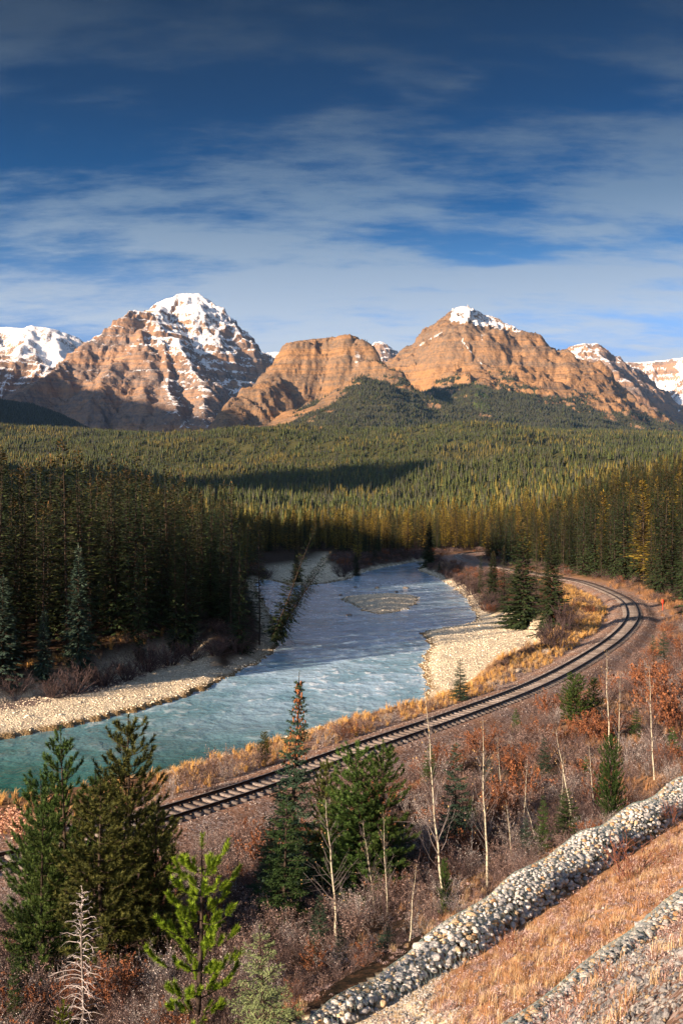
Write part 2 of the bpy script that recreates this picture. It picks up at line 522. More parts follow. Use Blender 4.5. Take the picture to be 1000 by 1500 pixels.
def extraR(x, y, H, D):
    ang = (x / y) * F_PX + 500
    py = np.interp(ang, [440, 500, 560, 600, 640, 700, 780, 860, 920, 1000, 1100], [640, 600, 592, 592, 588, 566, 582, 608, 626, 652, 680])
    top = CAM_Z + (HOR - py) * 6000 / F_PX
    t = (y - 4100) / 1900
    fan = 230 + (top - 230) * np.clip(t, 0, 1) - np.maximum(0, y - 6000) * 0.5 + 30 * fbm(x / 300, y / 500, 4, 22) * sstep(0, .2, t)
    # a hollow between the middle and the right mountain
    bowl = np.exp(-((ang - 600) / 34) ** 2) * np.exp(-((y - 6450) / 380) ** 2)
    H = H - 150 * bowl
    return np.maximum(H, fan)
def snowR(x, y, H, nz, gx, gy):
    ang = (x / y) * F_PX + 500; py = HOR - (H - CAM_Z) * F_PX / y
    cap = sstep(655, 664, ang + (py - 455) * 0.15) * sstep(0, 9, 481 + (ang - 700) * 0.19 - py + 6 * fbm(x / 90, y / 90, 3, 2)) * sstep(768, 760, ang)
    chute = np.exp(-((ang - (672 + (py - 495) * 0.85)) / 2.6) ** 2) * sstep(492, 498, py) * sstep(538, 530, py)
    chute2 = np.exp(-((ang - (704 + 0.1 * (py - 490))) / 2.2) ** 2) * sstep(486, 492, py) * sstep(530, 520, py)
    strk = np.exp(-((py - (508 - (ang - 612) * 0.62)) / 2.4) ** 2) * sstep(606, 614, ang) * sstep(655, 645, ang)
    s = 0.16 + 0.40 * cap + 0.42 * chute + 0.30 * chute2 + 0.36 * strk + 0.12 * fbm(x / 110, y / 110, 4, 51)
    return s + 0.20 * sstep(900, 1300, H) * sstep(0.05, -0.3, -gx) * 0.8
def vegR(x, y, H, nz, gx, gy):
    ang = (x / y) * F_PX + 500
    lim = 800 - 0.9 * np.clip(ang - 690, -30, 300) - 60 * sstep(700, 560, ang)
    return sstep(lim + 120, lim - 90, H + 120 * fbm(x / 240, y / 240, 4, 61)) * sstep(0.50, 0.68, nz)
def meadowR(x, y, H):
    ang = (x / y) * F_PX + 500; py = HOR - (H - CAM_Z) * F_PX / y
    return sstep(692, 697, ang + 3 * fbm(x / 80, y / 80, 3, 2)) * sstep(718 + (py - 560) * 0.1, 712, ang) * sstep(552, 562, py) * sstep(612, 604, py)
make_mountain('mountain', 'brown mountain with a snow capped round summit and ribbed rock flank on the right', (-500, 2700, 4300, 7900), 9.0, segR,
              prof_of(0.86, 520, 0.52), (165, 170), 23, m_rock2, (70, 0.32), snowR, {'f': vegR, 'meadow': meadowR}, noise=10, extra=extraR, warp=(55, 420))

# far snowy massif on the left
def snow_hi(x, y, H, nz, gx, gy):
    return 0.62 + 0.5 * (nz - 0.6) + 0.16 * fbm(x / 300, y / 300, 4, 71)
make_mountain('mountain', 'far mountain covered in bright snow behind the left peak', (-4700, -2200, 9800, 13000), 17.0,
              [[(-60, 500, 11600), (-20, 486, 11500), (10, 479, 11500), (32, 482, 11500), (48, 477, 11500), (62, 480, 11500), (88, 484, 11500), (108, 491, 11600), (128, 505, 11700), (170, 540, 11900)],
               [(48, 477, 11500), (40, 500, 11100), (20, 530, 10700)], [(88, 484, 11500), (90, 515, 11000)]],
              prof_of(0.95, 600, 0.55), (120, 330), 33, m_rock, (110, 0.3), snow_hi, None)
def snow_str(x, y, H, nz, gx, gy):
    return 0.46 + 0.9 * (nz - 0.60) + 0.12 * fbm(x / 200, y / 200, 4, 81)
make_mountain('mountain', 'dark banded rock wall streaked with snow below the far snowy mountain', (-4700, -1700, 8300, 10400), 12.0,
              [[(-80, 512, 9400), (0, 519, 9400), (40, 527, 9400), (68, 532, 9400), (80, 548, 9300), (120, 590, 9000), (170, 620, 8800)]],
              prof_of(0.95, 500, 0.55), (110, 260), 37, m_rock, (70, 0.55), snow_str, None)
# far right peaks
def snowFR(x, y, H, nz, gx, gy):
    return 0.36 + (H - 1350) / 1900 + 0.95 * (nz - 0.62) + 0.14 * fbm(x / 240, y / 240, 4, 91)
make_mountain('mountain', 'far pyramid peak dusted with snow at the right behind the ribbed flank', (1700, 3900, 7600, 10600), 12.0,
              [[(780, 560, 9400), (815, 530, 9300), (832, 516, 9200), (842, 508, 9200), (858, 505, 9200), (874, 503, 9200), (884, 510, 9200), (892, 519, 9300), (905, 528, 9500), (930, 540, 9900)],
               [(874, 503, 9200), (884, 525, 8950), (902, 542, 8700), (916, 560, 8500), (930, 590, 8200)],
               [(842, 508, 9200), (850, 540, 8800), (870, 580, 8300)]],
              prof_of(1.05, 640, 0.60), (105, 230), 43, m_rock, (90, 0.35), snowFR, None)
def snowFR2(x, y, H, nz, gx, gy):
    ang = (x / y) * F_PX + 500; py = HOR - (H - CAM_Z) * F_PX / y
    g = np.exp(-(((ang - 965) / 22) ** 2 + ((py - 573) / 16) ** 2))
    return 0.50 + 0.8 * (nz - 0.62) + 0.3 * g + 0.16 * fbm(x / 240, y / 240, 4, 95)
make_mountain('mountain', 'long level banded ridge with snow ledges at the right edge', (2600, 5600, 8600, 12600), 15.0,
              [[(860, 545, 10800), (905, 531, 10800), (940, 531, 10800), (968, 529, 10800), (990, 525, 10700), (1030, 516, 10600), (1100, 510, 10400)],
               [(1030, 516, 10600), (1010, 560, 10000), (985, 600, 9400)]],
              prof_of(1.0, 620, 0.55), (90, 280), 47, m_rock, (95, 0.5), snowFR2, None)
# two small far tips
make_mountain('mountain', 'small far snow dusted peak between the two orange mountains', (250, 900, 11200, 12800), 13.0,
              [[(525, 540, 12000), (540, 512, 12000), (549, 501, 12000), (556, 501, 12000), (564, 507, 12000), (574, 514, 12000), (600, 540, 12000)]],
              prof_of(1.1, 900, 0.7), (60, 160), 53, m_rock, (60, 0.6), lambda x, y, H, nz, gx, gy: 0.45 + 0.9 * (nz - 0.6) + 0.1 * fbm(x / 90, y / 90, 3, 2), None)
make_mountain('mountain', 'small far white summit ridge beside the left peak', (-1300, 0, 12000, 13600), 18.0,
              [[(350, 530, 12800), (388, 519, 12800), (396, 517, 12800), (402, 516, 12800), (418, 517, 12800), (440, 524, 12800), (470, 540, 12800)]],
              prof_of(1.0, 900, 0.7), (60, 200), 57, m_rock, (60, 0.6), lambda x, y, H, nz, gx, gy: 0.66 + 0.6 * (nz - 0.6), None)

# ================================================================ SETTING: track line, river outline, ground
def catmull(P, step):
    P = [np.array(p, float) for p in P]
    P = [2 * P[0] - P[1]] + P + [2 * P[-1] - P[-2]]
    out = []
    for i in range(1, len(P) - 2):
        n = max(2, int(np.linalg.norm(P[i + 1] - P[i]) / 0.5))
        for k in range(n):
            t = k / n
            out.append(0.5 * ((2 * P[i]) + (-P[i - 1] + P[i + 1]) * t + (2 * P[i - 1] - 5 * P[i] + 4 * P[i + 1] - P[i + 2]) * t * t
                              + (-P[i - 1] + 3 * P[i] - 3 * P[i + 1] + P[i + 2]) * t ** 3))
    out.append(P[-2])
    out = np.array(out)
    for _ in range(60):                                  # smooth, keep ends
        out[1:-1] = 0.25 * out[:-2] + 0.5 * out[1:-1] + 0.25 * out[2:]
    s = np.concatenate([[0], np.cumsum(np.linalg.norm(np.diff(out, axis=0), axis=1))])
    q = np.arange(0, s[-1], step)
    return np.stack([np.interp(q, s, out[:, 0]), np.interp(q, s, out[:, 1])], -1)

_tp = [at(*p)[:2] for p in ((0, 1263), (130, 1224), (270, 1182), (385, 1147), (500, 1104), (600, 1070), (700, 1035), (782, 1003), (846, 970), (897, 937),
                            (921, 913), (926, 897), (916, 879), (890, 865), (857, 853), (828, 847), (760, 835), (705, 825.5), (680, 819.5), (671, 815), (673, 811.5), (686, 809.3), (720, 807.5))]
_tp = [(-80, 8), (-45, 24)] + [tuple(p) for p in _tp] + [(66, 334), (95, 345)]
TRACK = catmull(_tp, 1.0)

def poly_px(pts, z):
    return np.array([at(px, py, z)[:2] for px, py in pts])
WZ = -2.5
RIVER = np.concatenate([
    [(-260, 10)], [(-60, 36)],
    poly_px([(0, 1180), (60, 1168), (120, 1160), (180, 1148), (235, 1133), (300, 1116), (350, 1103), (400, 1088), (455, 1068), (520, 1052), (560, 1047), (595, 1040), (622, 1027), (628, 1010),
             (622, 995), (619, 975), (623, 958), (631, 945), (624, 936), (614, 928), (632, 923), (660, 919), (690, 914), (699, 910), (696, 900), (690, 888), (678, 872),
             (664, 860), (652, 853), (640, 846), (624, 839), (614, 836), (616, 830), (622, 826), (621, 823), (614, 822), (590, 826), (560, 831), (532, 838), (520, 843), (508, 849), (480, 854),
             (450, 857), (428, 858), (410, 853), (396, 850), (380, 850), (372, 856), (380, 870), (392, 892), (402, 915), (408, 934), (406, 948), (392, 962), (360, 980),
             (330, 993), (292, 1012), (250, 1027), (190, 1044), (120, 1060), (60, 1072), (0, 1084)], WZ),
    [(-60, 60)], [(-260, 38)]])
ISLAND = poly_px([(498, 877), (512, 873), (535, 871), (565, 870), (598, 871), (614, 874), (612, 882), (600, 890), (582, 897), (556, 900), (536, 896), (520, 888)], WZ)
BAR = poly_px([(560, 1050), (622, 1030), (628, 1010), (618, 975), (632, 944), (612, 928), (660, 917), (708, 902), (745, 906), (775, 918), (803, 935), (812, 952), (795, 970), (764, 984), (728, 1000), (702, 1010), (664, 1022), (634, 1032), (600, 1048)], WZ)
BAR2 = poly_px([(385, 840), (440, 832), (474, 812), (486, 812), (480, 834), (515, 846), (505, 852), (450, 860), (420, 860), (405, 854), (390, 854)], WZ)

def seg_dist(x, y, P, closed=True):
    n = len(P); best = np.full(x.shape, 1e9); inside = np.zeros(x.shape, bool)
    for i in range(n if closed else n - 1):
        a = P[i]; b = P[(i + 1) % n]
        dx, dy = b[0] - a[0], b[1] - a[1]
        t = np.clip(((x - a[0]) * dx + (y - a[1]) * dy) / (dx * dx + dy * dy + 1e-12), 0, 1)
        best = np.minimum(best, (x - a[0] - t * dx) ** 2 + (y - a[1] - t * dy) ** 2)
        if closed:
            c = (a[1] > y) != (b[1] > y)
            with np.errstate(all='ignore'):
                xi = a[0] + (y - a[1]) * dx / (dy if dy else 1e-12)
            inside ^= c & (x < xi)
    d = np.sqrt(best)
    return np.where(inside, -d, d) if closed else d

GA = np.array([-0.7, 16.9]); GDIR = np.array([0.643, 0.766]); GN_ = np.array([-0.766, 0.643])   # line of the long gabion wall
def gab(x, y):
    return (x - GA[0]) * GN_[0] + (y - GA[1]) * GN_[1], (x - GA[0]) * GDIR[0] + (y - GA[1]) * GDIR[1]
def track_dist(x, y):
    m = (np.abs(x) < 160) & (y > -60) & (y < 420)
    d = np.full(x.shape, 200.0)
    if m.any(): d[m] = seg_dist(x[m], y[m], TRACK[::4], False)
    return d
def river_dist(x, y):
    m = (np.abs(x) < 300) & (y > -30) & (y < 420)
    d = np.full(x.shape, 200.0); dr = d.copy()
    if m.any():
        xm, ym = x[m], y[m]
        wob = 0.5 * fbm(xm / 3.0, ym / 3.0, 3, 77)
        r = seg_dist(xm, ym, RIVER) + wob
        isl = seg_dist(xm, ym, ISLAND) + wob
        dr[m] = np.maximum(r, -isl)
    return dr

def ground_z(x, y, full=False):
    x = np.asarray(x, float); y = np.asarray(y, float)
    rr = np.hypot(x, y)
    td = track_dist(x, y); rd = river_dist(x, y)
    near = rr < 700
    bar = np.full(x.shape, 200.0); bar2 = bar.copy(); isl = bar.copy()
    m = (np.abs(x) < 120) & (y > 30) & (y < 330)
    if m.any():
        bar[m] = seg_dist(x[m], y[m], BAR); bar2[m] = seg_dist(x[m], y[m], BAR2); isl[m] = seg_dist(x[m], y[m], ISLAND)
    # side of the track: >0 on the viewer's / outer side
    g, gs = gab(x, y)
    # ---- valley land level
    L = -0.7 + 0.35 * fbm(x / 14, y / 14, 4, 1) + 0.6 * fbm(x / 60, y / 60, 3, 2)
    hill = 17 * sstep(55, 150, x) * sstep(60, 260, y) + 26 * sstep(120, 420, x) * sstep(150, 500, y)
    left = 3.0 * sstep(-30, -140, x) * sstep(80, 200, y)
    L = L + (hill + left) * sstep(8, 40, td)
    # far valley: benches that climb to the foot of the mountains
    ang = np.where(y > 1, x / np.maximum(y, 1) * F_PX + 500, 500)
    crest = np.interp(ang, [-400, 0, 200, 330, 420, 600, 800, 1000, 1400], [628, 629, 636, 641, 638, 641, 646, 652, 655])
    zc = CAM_Z + (HOR - crest) * 3800 / F_PX
    yy = np.clip(y, 0, 3800)
    t = np.clip((yy - 700) / 3100, 0, 1)
    bench = (zc + 0.5) * (0.28 * t + 0.72 * t ** 1.8) + (22 * np.sin(t * 9.0 + 1 + x / 900) + 44 * fbm(x / 700, y / 420, 4, 5)) * sstep(0.02, 0.3, t) * sstep(1.02, 0.85, t)
    bench = bench + 30 * np.exp(-((ang - 400) / 200) ** 2 - ((yy - 3000) / 300) ** 2)
    bench = np.where(y > 3800, bench - np.clip((y - 3800) * 0.12, 0, 90), bench)
    L = L + bench * sstep(500, 900, y)
    hill_l = np.maximum(0, (CAM_Z + (HOR - np.interp(ang, [-300, -60, 0, 50, 92, 132, 190], [560, 583, 590, 597, 612, 632, 668])) * 4700 / F_PX) - bench)
    L = L + hill_l * np.exp(-((y - 4700) / 520) ** 2) * (y > 3600)
    # unseen ridges added out to the left, shaped to shade valley woods and mountain feet
    rid = ridge_left(x, y)
    L = np.maximum(L, rid)
    # ---- river and bars
    w = np.where(bar < 4, 26.0, np.where(bar2 < 3, 30.0, 7.0))
    barlev = WZ + 0.28 + 0.30 * sstep(0, 16, rd) + 0.10 * fbm(x / 5, y / 5, 4, 7)
    landz = WZ + 0.05 + (L - WZ) * sstep(0.3, 8.0, rd)
    leftshore = sstep(-2, -6, x + 0.22 * (y - 60)) * (y < 128) * (y > 20) * sstep(13, 9.5, rd) * (td > 20)
    flat = np.clip(sstep(0.5, -2.5, bar) + sstep(1, -3, bar2) + sstep(0.5, -0.5, isl) + leftshore, 0, 1)
    z = landz * (1 - flat) + barlev * flat
    z = np.where(rd < 0, WZ - 0.9 * sstep(0, 5, -rd) - 0.02, z)
    z = np.where(isl < 0, WZ + 0.55 * sstep(0, 6, -isl) + 0.05 * fbm(x / 3, y / 3, 3, 8), z)
    # ---- embankment of the track
    e = sstep(np.where(bar < 1, 6.5, 11.0), 3.2, td) * (rd > 0)
    z = z * (1 - e) + (-0.75) * e
    e2 = sstep(3.6, 1.75, td)
    z = z * (1 - e2) + (-0.20) * e2
    # ---- the hillside the viewer stands on
    gt = np.interp(g, [-400, -60, -20, -13, -10.8, -8, -5.4, -4.6, -1.4, -0.8, 0.8, 1.6, 6, 14, 22, 28], [60, 24, 15.2, 13.4, 12.7, 10.5, 8.25, 7.85, 6.16, 5.98, 5.75, 5.2, 3.4, 1.6, 0.3, -0.7])
    gt = gt + 0.22 * fbm(x / 4, y / 4, 4, 9) * sstep(0.8, 2.5, np.abs(g)) + 0.10 * fbm(x / 0.8, y / 0.8, 3, 10) * sstep(0.8, 1.5, np.abs(g))
    gw = sstep(27, 21, g) * sstep(5.0, 9.0, td) * (y < 420)
    gw = np.where(g < 15, sstep(3.5, 8.0, td), gw)
    gw = gw * sstep(600, 300, rr) * sstep(170, 60, gs)
    z = np.where(rd < 1, z, z * (1 - gw) + gt * gw)
    if full:
        return z, td, rd, np.clip(flat, 0, 1), g, gs, bench, rid
    return z

def ridge_left(x, y):
    # unseen hill added up-sun, crest shaped to shade the lower woods
    y1 = y + 0.0 * x
    crest1 = np.interp(y1, [-1500, -700, -130, -95, -60, -15, 85, 180, 300, 420, 700], [60, 80, 60, 120, 184, 170, 164, 150, 118, 60, 0])
    a = crest1 * np.exp(-((x + 420) / 120) ** 2)
    # range out of the picture on the left, crest shaped for the shadows it throws
    crest2 = np.interp(y, [-3700, -3250, -2950, -2350, -2080, -900, -150, 500, 925, 1500, 3850, 8000, 11500], [900, 1400, 2510, 2510, 1850, 2000, 2180, 2450, 2650, 2650, 2550, 2500, 2200])
    b = (crest2 * (1 + 0.02 * fbm(x / 900, y / 900, 4, 19))) - 0.9 * (np.sqrt((x + 6200 + 0.02 * y) ** 2 + 200 ** 2) - 200)
    return np.maximum(a, b)

# ground sheet: rings round the viewpoint, close rows near, wide rows far away, out to the horizon
fine = np.arange(-24, 24.01, 0.115)
coarse = np.concatenate([np.arange(27, 225, 3.0), np.arange(225, 334, 1.2)])
TH = np.radians(np.concatenate([fine, coarse]))
rows = [1.2]
while rows[-1] < 15000:
    D_ = rows[-1]
    rows.append(D_ + max(0.13 if D_ < 34 else 0.0, min(0.011 * D_, 60)) + (0.5 if D_ < 9 else 0))
RR = np.array(rows)
_th, _r = np.meshgrid(np.append(TH, TH[0] + 2 * math.pi), RR)
gx_, gy_ = _r * np.sin(_th), _r * np.cos(_th)
gz_, g_td, g_rd, g_flat, g_g, g_gs, g_bench, g_rid = ground_z(gx_, gy_, True)

def ground_material():
    M = Mat('ground', 0.95, 0.1)
    p = M.pos()
    n1 = M.noise(p, 0.35, 5, 0.6); n2 = M.noise(p, 4.0, 5, 0.65); n3 = M.noise(p, 22.0, 3, 0.6)
    # forest floor and undergrowth litter
    c = M.mix(M.rng(n1, 0.35, 0.65), (0.018, 0.014, 0.009), (0.050, 0.031, 0.021))
    c = M.mix(M.rng(n2, 0.45, 0.7, 0, 0.6), c, (0.13, 0.07, 0.042))
    # dry grass
    gcol = M.mix(M.rng(n2, 0.3, 0.7), (0.22, 0.10, 0.045), (0.42, 0.26, 0.14))
    gcol = M.mix(M.rng(n3, 0.5, 0.75, 0, 0.7), gcol, (0.44, 0.33, 0.24))
    c = M.mix(M.attr('grass'), c, gcol)
    # washed gravel
    v = M.voro(p, 5.5, 'Color'); vs = M.sep(v)[0]
    vv = M.voro(p, 1.6, 'Color'); vs2 = M.sep(vv)[1]
    grav = M.ramp(M.math('ADD', M.math('MULTIPLY', vs, 0.7), M.math('MULTIPLY', vs2, 0.3)), [(0.0, (0.30, 0.25, 0.18)), (0.25, (0.48, 0.42, 0.31)), (0.6, (0.66, 0.58, 0.42)), (1.0, (0.78, 0.72, 0.58))])
    grav = M.mix(M.rng(M.noise(p, 0.12, 4, 0.6), 0.35, 0.7, 0, 0.4), grav, (0.40, 0.33, 0.25))
    grav = M.mix(M.attr('wet'), grav, (0.20, 0.14, 0.07))
    grav = M.mix(M.attr('drift'), grav, (0.16, 0.12, 0.11))
    c = M.mix(M.attr('gravel'), c, grav)
    # rusty ballast
    bv = M.sep(M.voro(p, 14.0, 'Color'))[0]
    ball = M.ramp(bv, [(0.0, (0.06, 0.045, 0.04)), (0.4, (0.17, 0.11, 0.085)), (0.7, (0.27, 0.19, 0.16)), (1.0, (0.42, 0.38, 0.36))])
    ball = M.mix(M.rng(n1, 0.4, 0.65, 0, 0.6), ball, (0.26, 0.13, 0.07))
    c = M.mix(M.attr('ballast'), c, ball)
    # far forest floor
    fc = M.mix(M.noise(p, 0.012, 4, 0.6), (0.030, 0.036, 0.016), (0.085, 0.080, 0.030))
    c = M.mix(M.attr('farforest'), c, fc)
    rk = M.mix(M.noise(p, 0.004, 5, 0.6), (0.16, 0.13, 0.11), (0.30, 0.21, 0.14))
    c = M.mix(M.attr('rock'), c, rk)
    M.col(c)
    vd = M.voro(p, 5.5)
    b = M.math('ADD', M.math('MULTIPLY', n2, 0.5), M.math('MULTIPLY', M.math('SUBTRACT', 1.0, vd), M.math('MULTIPLY', M.attr('gravel'), 0.8)))
    M.bump(M.math('ADD', b, M.math('MULTIPLY', n3, 0.15)), 0.09, 0.9)
    return M.m
m_ground = ground_material()

nzr = fbm(gx_ / 3.0, gy_ / 3.0, 4, 15)
n30 = fbm(gx_ / 12.0, gy_ / 12.0, 3, 16)
_gravel = np.clip(g_flat * 1.2, 0, 1) * sstep(-0.3, 0.2, g_rd + 1.0) + sstep(3.0, 1.0, g_rd + 0.6 * nzr) * (g_rd > -6) * 0.9
_gravel = np.clip(_gravel, 0, 1) * sstep(3.2, 4.5, g_td)
_toe = sstep(4.4, 3.4, g_gs + 0.6 * nzr - 1.3 * g_g) * (g_g < 0.3) * (g_g > -5) * (g_gs > -8)                # pale gravel apron at the foot of the wall
_apron2 = sstep(-4.9, -5.3, g_g + 0.15 * nzr) * sstep(16, 13, g_gs) * (g_g > -9)
_ball = sstep(6.2, 4.6, g_td + 0.7 * nzr)
_grassy = np.clip(sstep(0.2, -0.8, g_g + 0.3 * nzr) * (g_g > -80) * 1.0
                  + sstep(12, 5, g_td + 2 * nzr) * (g_g > 20) * 0.7 * (g_rd > 2)
                  + sstep(0.0, 0.5, n30 - 0.05) * (g_g > 0) * (g_g < 22) * (g_gs > 8) * 0.75, 0, 1) * (gy_ < 700)
_far = sstep(420, 520, _r)
_rock = sstep(10, 60, g_rid - 60) * (gx_ < -2500)
_wet = sstep(1.1, 0.2, g_rd + 0.15 * nzr)
_drift = sstep(0.55, 0.9, sstep(7, 8, g_rd) * sstep(11, 9.5, g_rd) + 0.6 * nzr) * (gx_ < 0) * (gy_ < 130)
ground = obj_np('ground', np.stack([gx_, gy_, gz_], -1).reshape(-1, 3), grid_faces(gx_.shape[1], gx_.shape[0])[:, ::-1], [m_ground], smooth=True,
                attrs={'grass': _grassy.ravel(), 'gravel': np.clip(_gravel + _toe * 0.9 + 0.0 * _apron2, 0, 1).ravel(), 'ballast': np.clip(_ball + _apron2, 0, 1).ravel(),
                       'farforest': _far.ravel(), 'rock': _rock.ravel(), 'wet': _wet.ravel(), 'drift': _drift.ravel()})
tag(ground, 'valley floor and hillside of gravel, dry grass and forest floor', None, None, 'structure')

# ---- water
def water_material():
    M = Mat('river_water', 0.12, 0.5)
    M.p.inputs['IOR'].default_value = 1.33
    p = M.pos()
    s = M.sep(p)
    big = M.noise(p, 0.10, 3, 0.5, 0.6)
    w1 = M.noise(p, 0.75, 4, 0.55, 0.15, sc=(1.25, 0.8, 1))
    w2 = M.noise(p, 3.4, 3, 0.55, 0.4, sc=(0.9, 1.2, 1))
    w3 = M.noise(p, 0.22, 4, 0.5, 0.3)
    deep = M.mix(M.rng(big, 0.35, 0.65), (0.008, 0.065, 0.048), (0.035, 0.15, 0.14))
    pool = M.mix(M.rng(M.noise(p, 0.16, 4, 0.6, 0.4), 0.40, 0.62), (0.20, 0.38, 0.50), (0.38, 0.58, 0.76))  # pale blue stands in for sky mirrored on the farther water
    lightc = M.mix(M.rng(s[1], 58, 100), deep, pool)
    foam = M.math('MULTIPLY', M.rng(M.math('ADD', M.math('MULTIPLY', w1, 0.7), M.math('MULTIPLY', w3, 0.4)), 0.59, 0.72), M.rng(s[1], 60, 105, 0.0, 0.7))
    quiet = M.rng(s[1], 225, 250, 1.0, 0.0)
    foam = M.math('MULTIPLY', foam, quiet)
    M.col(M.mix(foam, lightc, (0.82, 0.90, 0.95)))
    M.set(M.p.inputs['Roughness'], M.math('ADD', 0.10, M.math('MULTIPLY', foam, 0.4)))
    h = M.math('ADD', M.math('ADD', M.math('MULTIPLY', w1, 0.6), M.math('MULTIPLY', w2, 0.16)), M.math('MULTIPLY', w3, 0.9))
    bn = M.node('ShaderNodeBump'); bn.inputs['Strength'].default_value = 1.0
    M.set(bn.inputs['Distance'], M.rng(s[1], 230, 262, 0.30, 0.05))
    M.l.new(h, bn.inputs['Height']); M.l.new(bn.outputs[0], M.p.inputs['Normal'])
    return M.m
wx_, wy_ = np.meshgrid(np.linspace(-260, 60, 161), np.linspace(5, 330, 164))
wz_ = WZ + 0.015 * fbm(wx_ / 3, wy_ / 3, 2, 3)
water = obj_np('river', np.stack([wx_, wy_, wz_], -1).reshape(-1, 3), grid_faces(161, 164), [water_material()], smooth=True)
tag(water, 'fast blue green river', None, None, 'structure')

# ================================================================ railway track
def frames(P):
    t = np.gradient(P, axis=0); t /= np.linalg.norm(t, axis=1)[:, None]
    return t, np.stack([t[:, 1], -t[:, 0]], -1)          # tangent, right-hand normal
def sweep(P, prof, z0):
    """prof: (offset, height) outline swept along the plan line P"""
    t, n = frames(P); k = len(prof)
    pr = np.array(prof)
    v = np.zeros((len(P), k, 3))
    v[:, :, :2] = P[:, None] + n[:, None] * pr[None, :, :1]
    v[:, :, 2] = z0 + pr[None, :, 1]
    i = np.arange(len(P) * k).reshape(len(P), k); j = np.roll(i, -1, 1)
    return v.reshape(-1, 3), np.stack([i[:-1], i[1:], j[1:], j[:-1]], -1).reshape(-1, 4)

Mt = Mat('rail_steel', 0.35, 0.5); p = Mt.pos()
Mt.p.inputs['Metallic'].default_value = 0.55
Mt.col(Mt.mix(Mt.rng(Mt.sep(Mt.node('ShaderNodeNewGeometry').outputs['Normal'])[2], 0.6, 0.9), (0.035, 0.018, 0.012), Mt.mix(Mt.noise(p, 2.0, 3), (0.30, 0.28, 0.28), (0.42, 0.38, 0.36))))
m_rail = Mt.m
Mt = Mat('sleeper_wood', 0.8, 0.2); p = Mt.pos()
Mt.col(Mt.mix(Mt.math('MULTIPLY', Mt.rng(Mt.noise(p, 9, 4, 0.6), 0.35, 0.7), 0.8), Mt.mix(Mt.rand(), (0.11, 0.095, 0.088), (0.25, 0.23, 0.22)), (0.085, 0.062, 0.05)))
Mt.bump(Mt.noise(p, 16, 4, 0.6), 0.03)
m_tie = Mt.m
Mt = Mat('ballast_stone', 0.9, 0.2)
Mt.col(Mt.ramp(Mt.rand(), [(0, (0.07, 0.05, 0.045)), (0.4, (0.20, 0.14, 0.115)), (0.75, (0.30, 0.235, 0.20)), (1, (0.50, 0.47, 0.44))]))
m_ballast = Mt.m

track = empty('railway_track', (0, 60, 0))
tag(track, 'single railway track with dark rusty rails curving along the river bank', 'railway track')
track.location = (float(TRACK[120][0]), float(TRACK[120][1]), -0.2)
def child_world(o):
    o.parent = track; o.matrix_parent_inverse = Matrix.Translation(track.location).inverted(); return o
RAILP = TRACK[10:]
for sgn in (-1, 1):
    o = sgn * 0.755
    v, f = sweep(RAILP, [(o - 0.075, 0), (o - 0.02, 0.03), (o - 0.015, 0.13), (o - 0.038, 0.14), (o - 0.038, 0.18), (o + 0.038, 0.18), (o + 0.038, 0.14), (o + 0.015, 0.13), (o + 0.02, 0.03), (o + 0.075, 0)], -0.115)
    child_world(obj_np('rail', v, f, [m_rail]))
# sleepers
st = np.arange(0, len(RAILP) - 1, 0.62)
tx = np.interp(st, np.arange(len(RAILP)), RAILP[:, 0]); ty = np.interp(st, np.arange(len(RAILP)), RAILP[:, 1])
tdir = np.arctan2(np.gradient(ty), np.gradient(tx))
def block_np(sx, sy, sz, ch=0.012):
    x, y, z = sx / 2, sy / 2, sz
    v = [(-x, -y, 0), (x, -y, 0), (x, y, 0), (-x, y, 0), (-x, -y, z - ch), (x, -y, z - ch), (x, y, z - ch), (-x, y, z - ch), (-x + ch, -y + ch, z), (x - ch, -y + ch, z), (x - ch, y - ch, z), (-x + ch, y - ch, z)]
    f = [(0, 1, 5, 4), (1, 2, 6, 5), (2, 3, 7, 6), (3, 0, 4, 7), (4, 5, 9, 8), (5, 6, 10, 9), (6, 7, 11, 10), (7, 4, 8, 11), (8, 9, 10, 11)]
    return np.array(v), np.array(f)
tv, tf = block_np(0.235, 2.6, 0.16)
tie_me = mesh_np('sleeper', tv, tf, [m_tie])
dist = np.hypot(tx, ty) + np.where(ty < 12, 900, 0) + np.where(np.abs(tx / np.maximum(ty, 1)) > 0.40, 500, 0)
order = np.argsort(dist)
rest = MB()
for r, i in enumerate(order):
    a = tdir[i] + random.gauss(0, 0.012); z = -0.25 + random.gauss(0, 0.006)
    if r < 300:
        o = bpy.data.objects.new('sleeper', tie_me); link(o, track)
        o.location = (tx[i] - track.location.x, ty[i] - track.location.y, z - track.location.z); o.rotation_euler = (0, 0, a)
    else:
        c, s = math.cos(a), math.sin(a)
        rest.add(np.stack([tv[:, 0] * c - tv[:, 1] * s + tx[i], tv[:, 0] * s + tv[:, 1] * c + ty[i], tv[:, 2] + z], -1), tf)
tag(child_world(rest.build('sleepers', [m_tie])), kind='stuff')

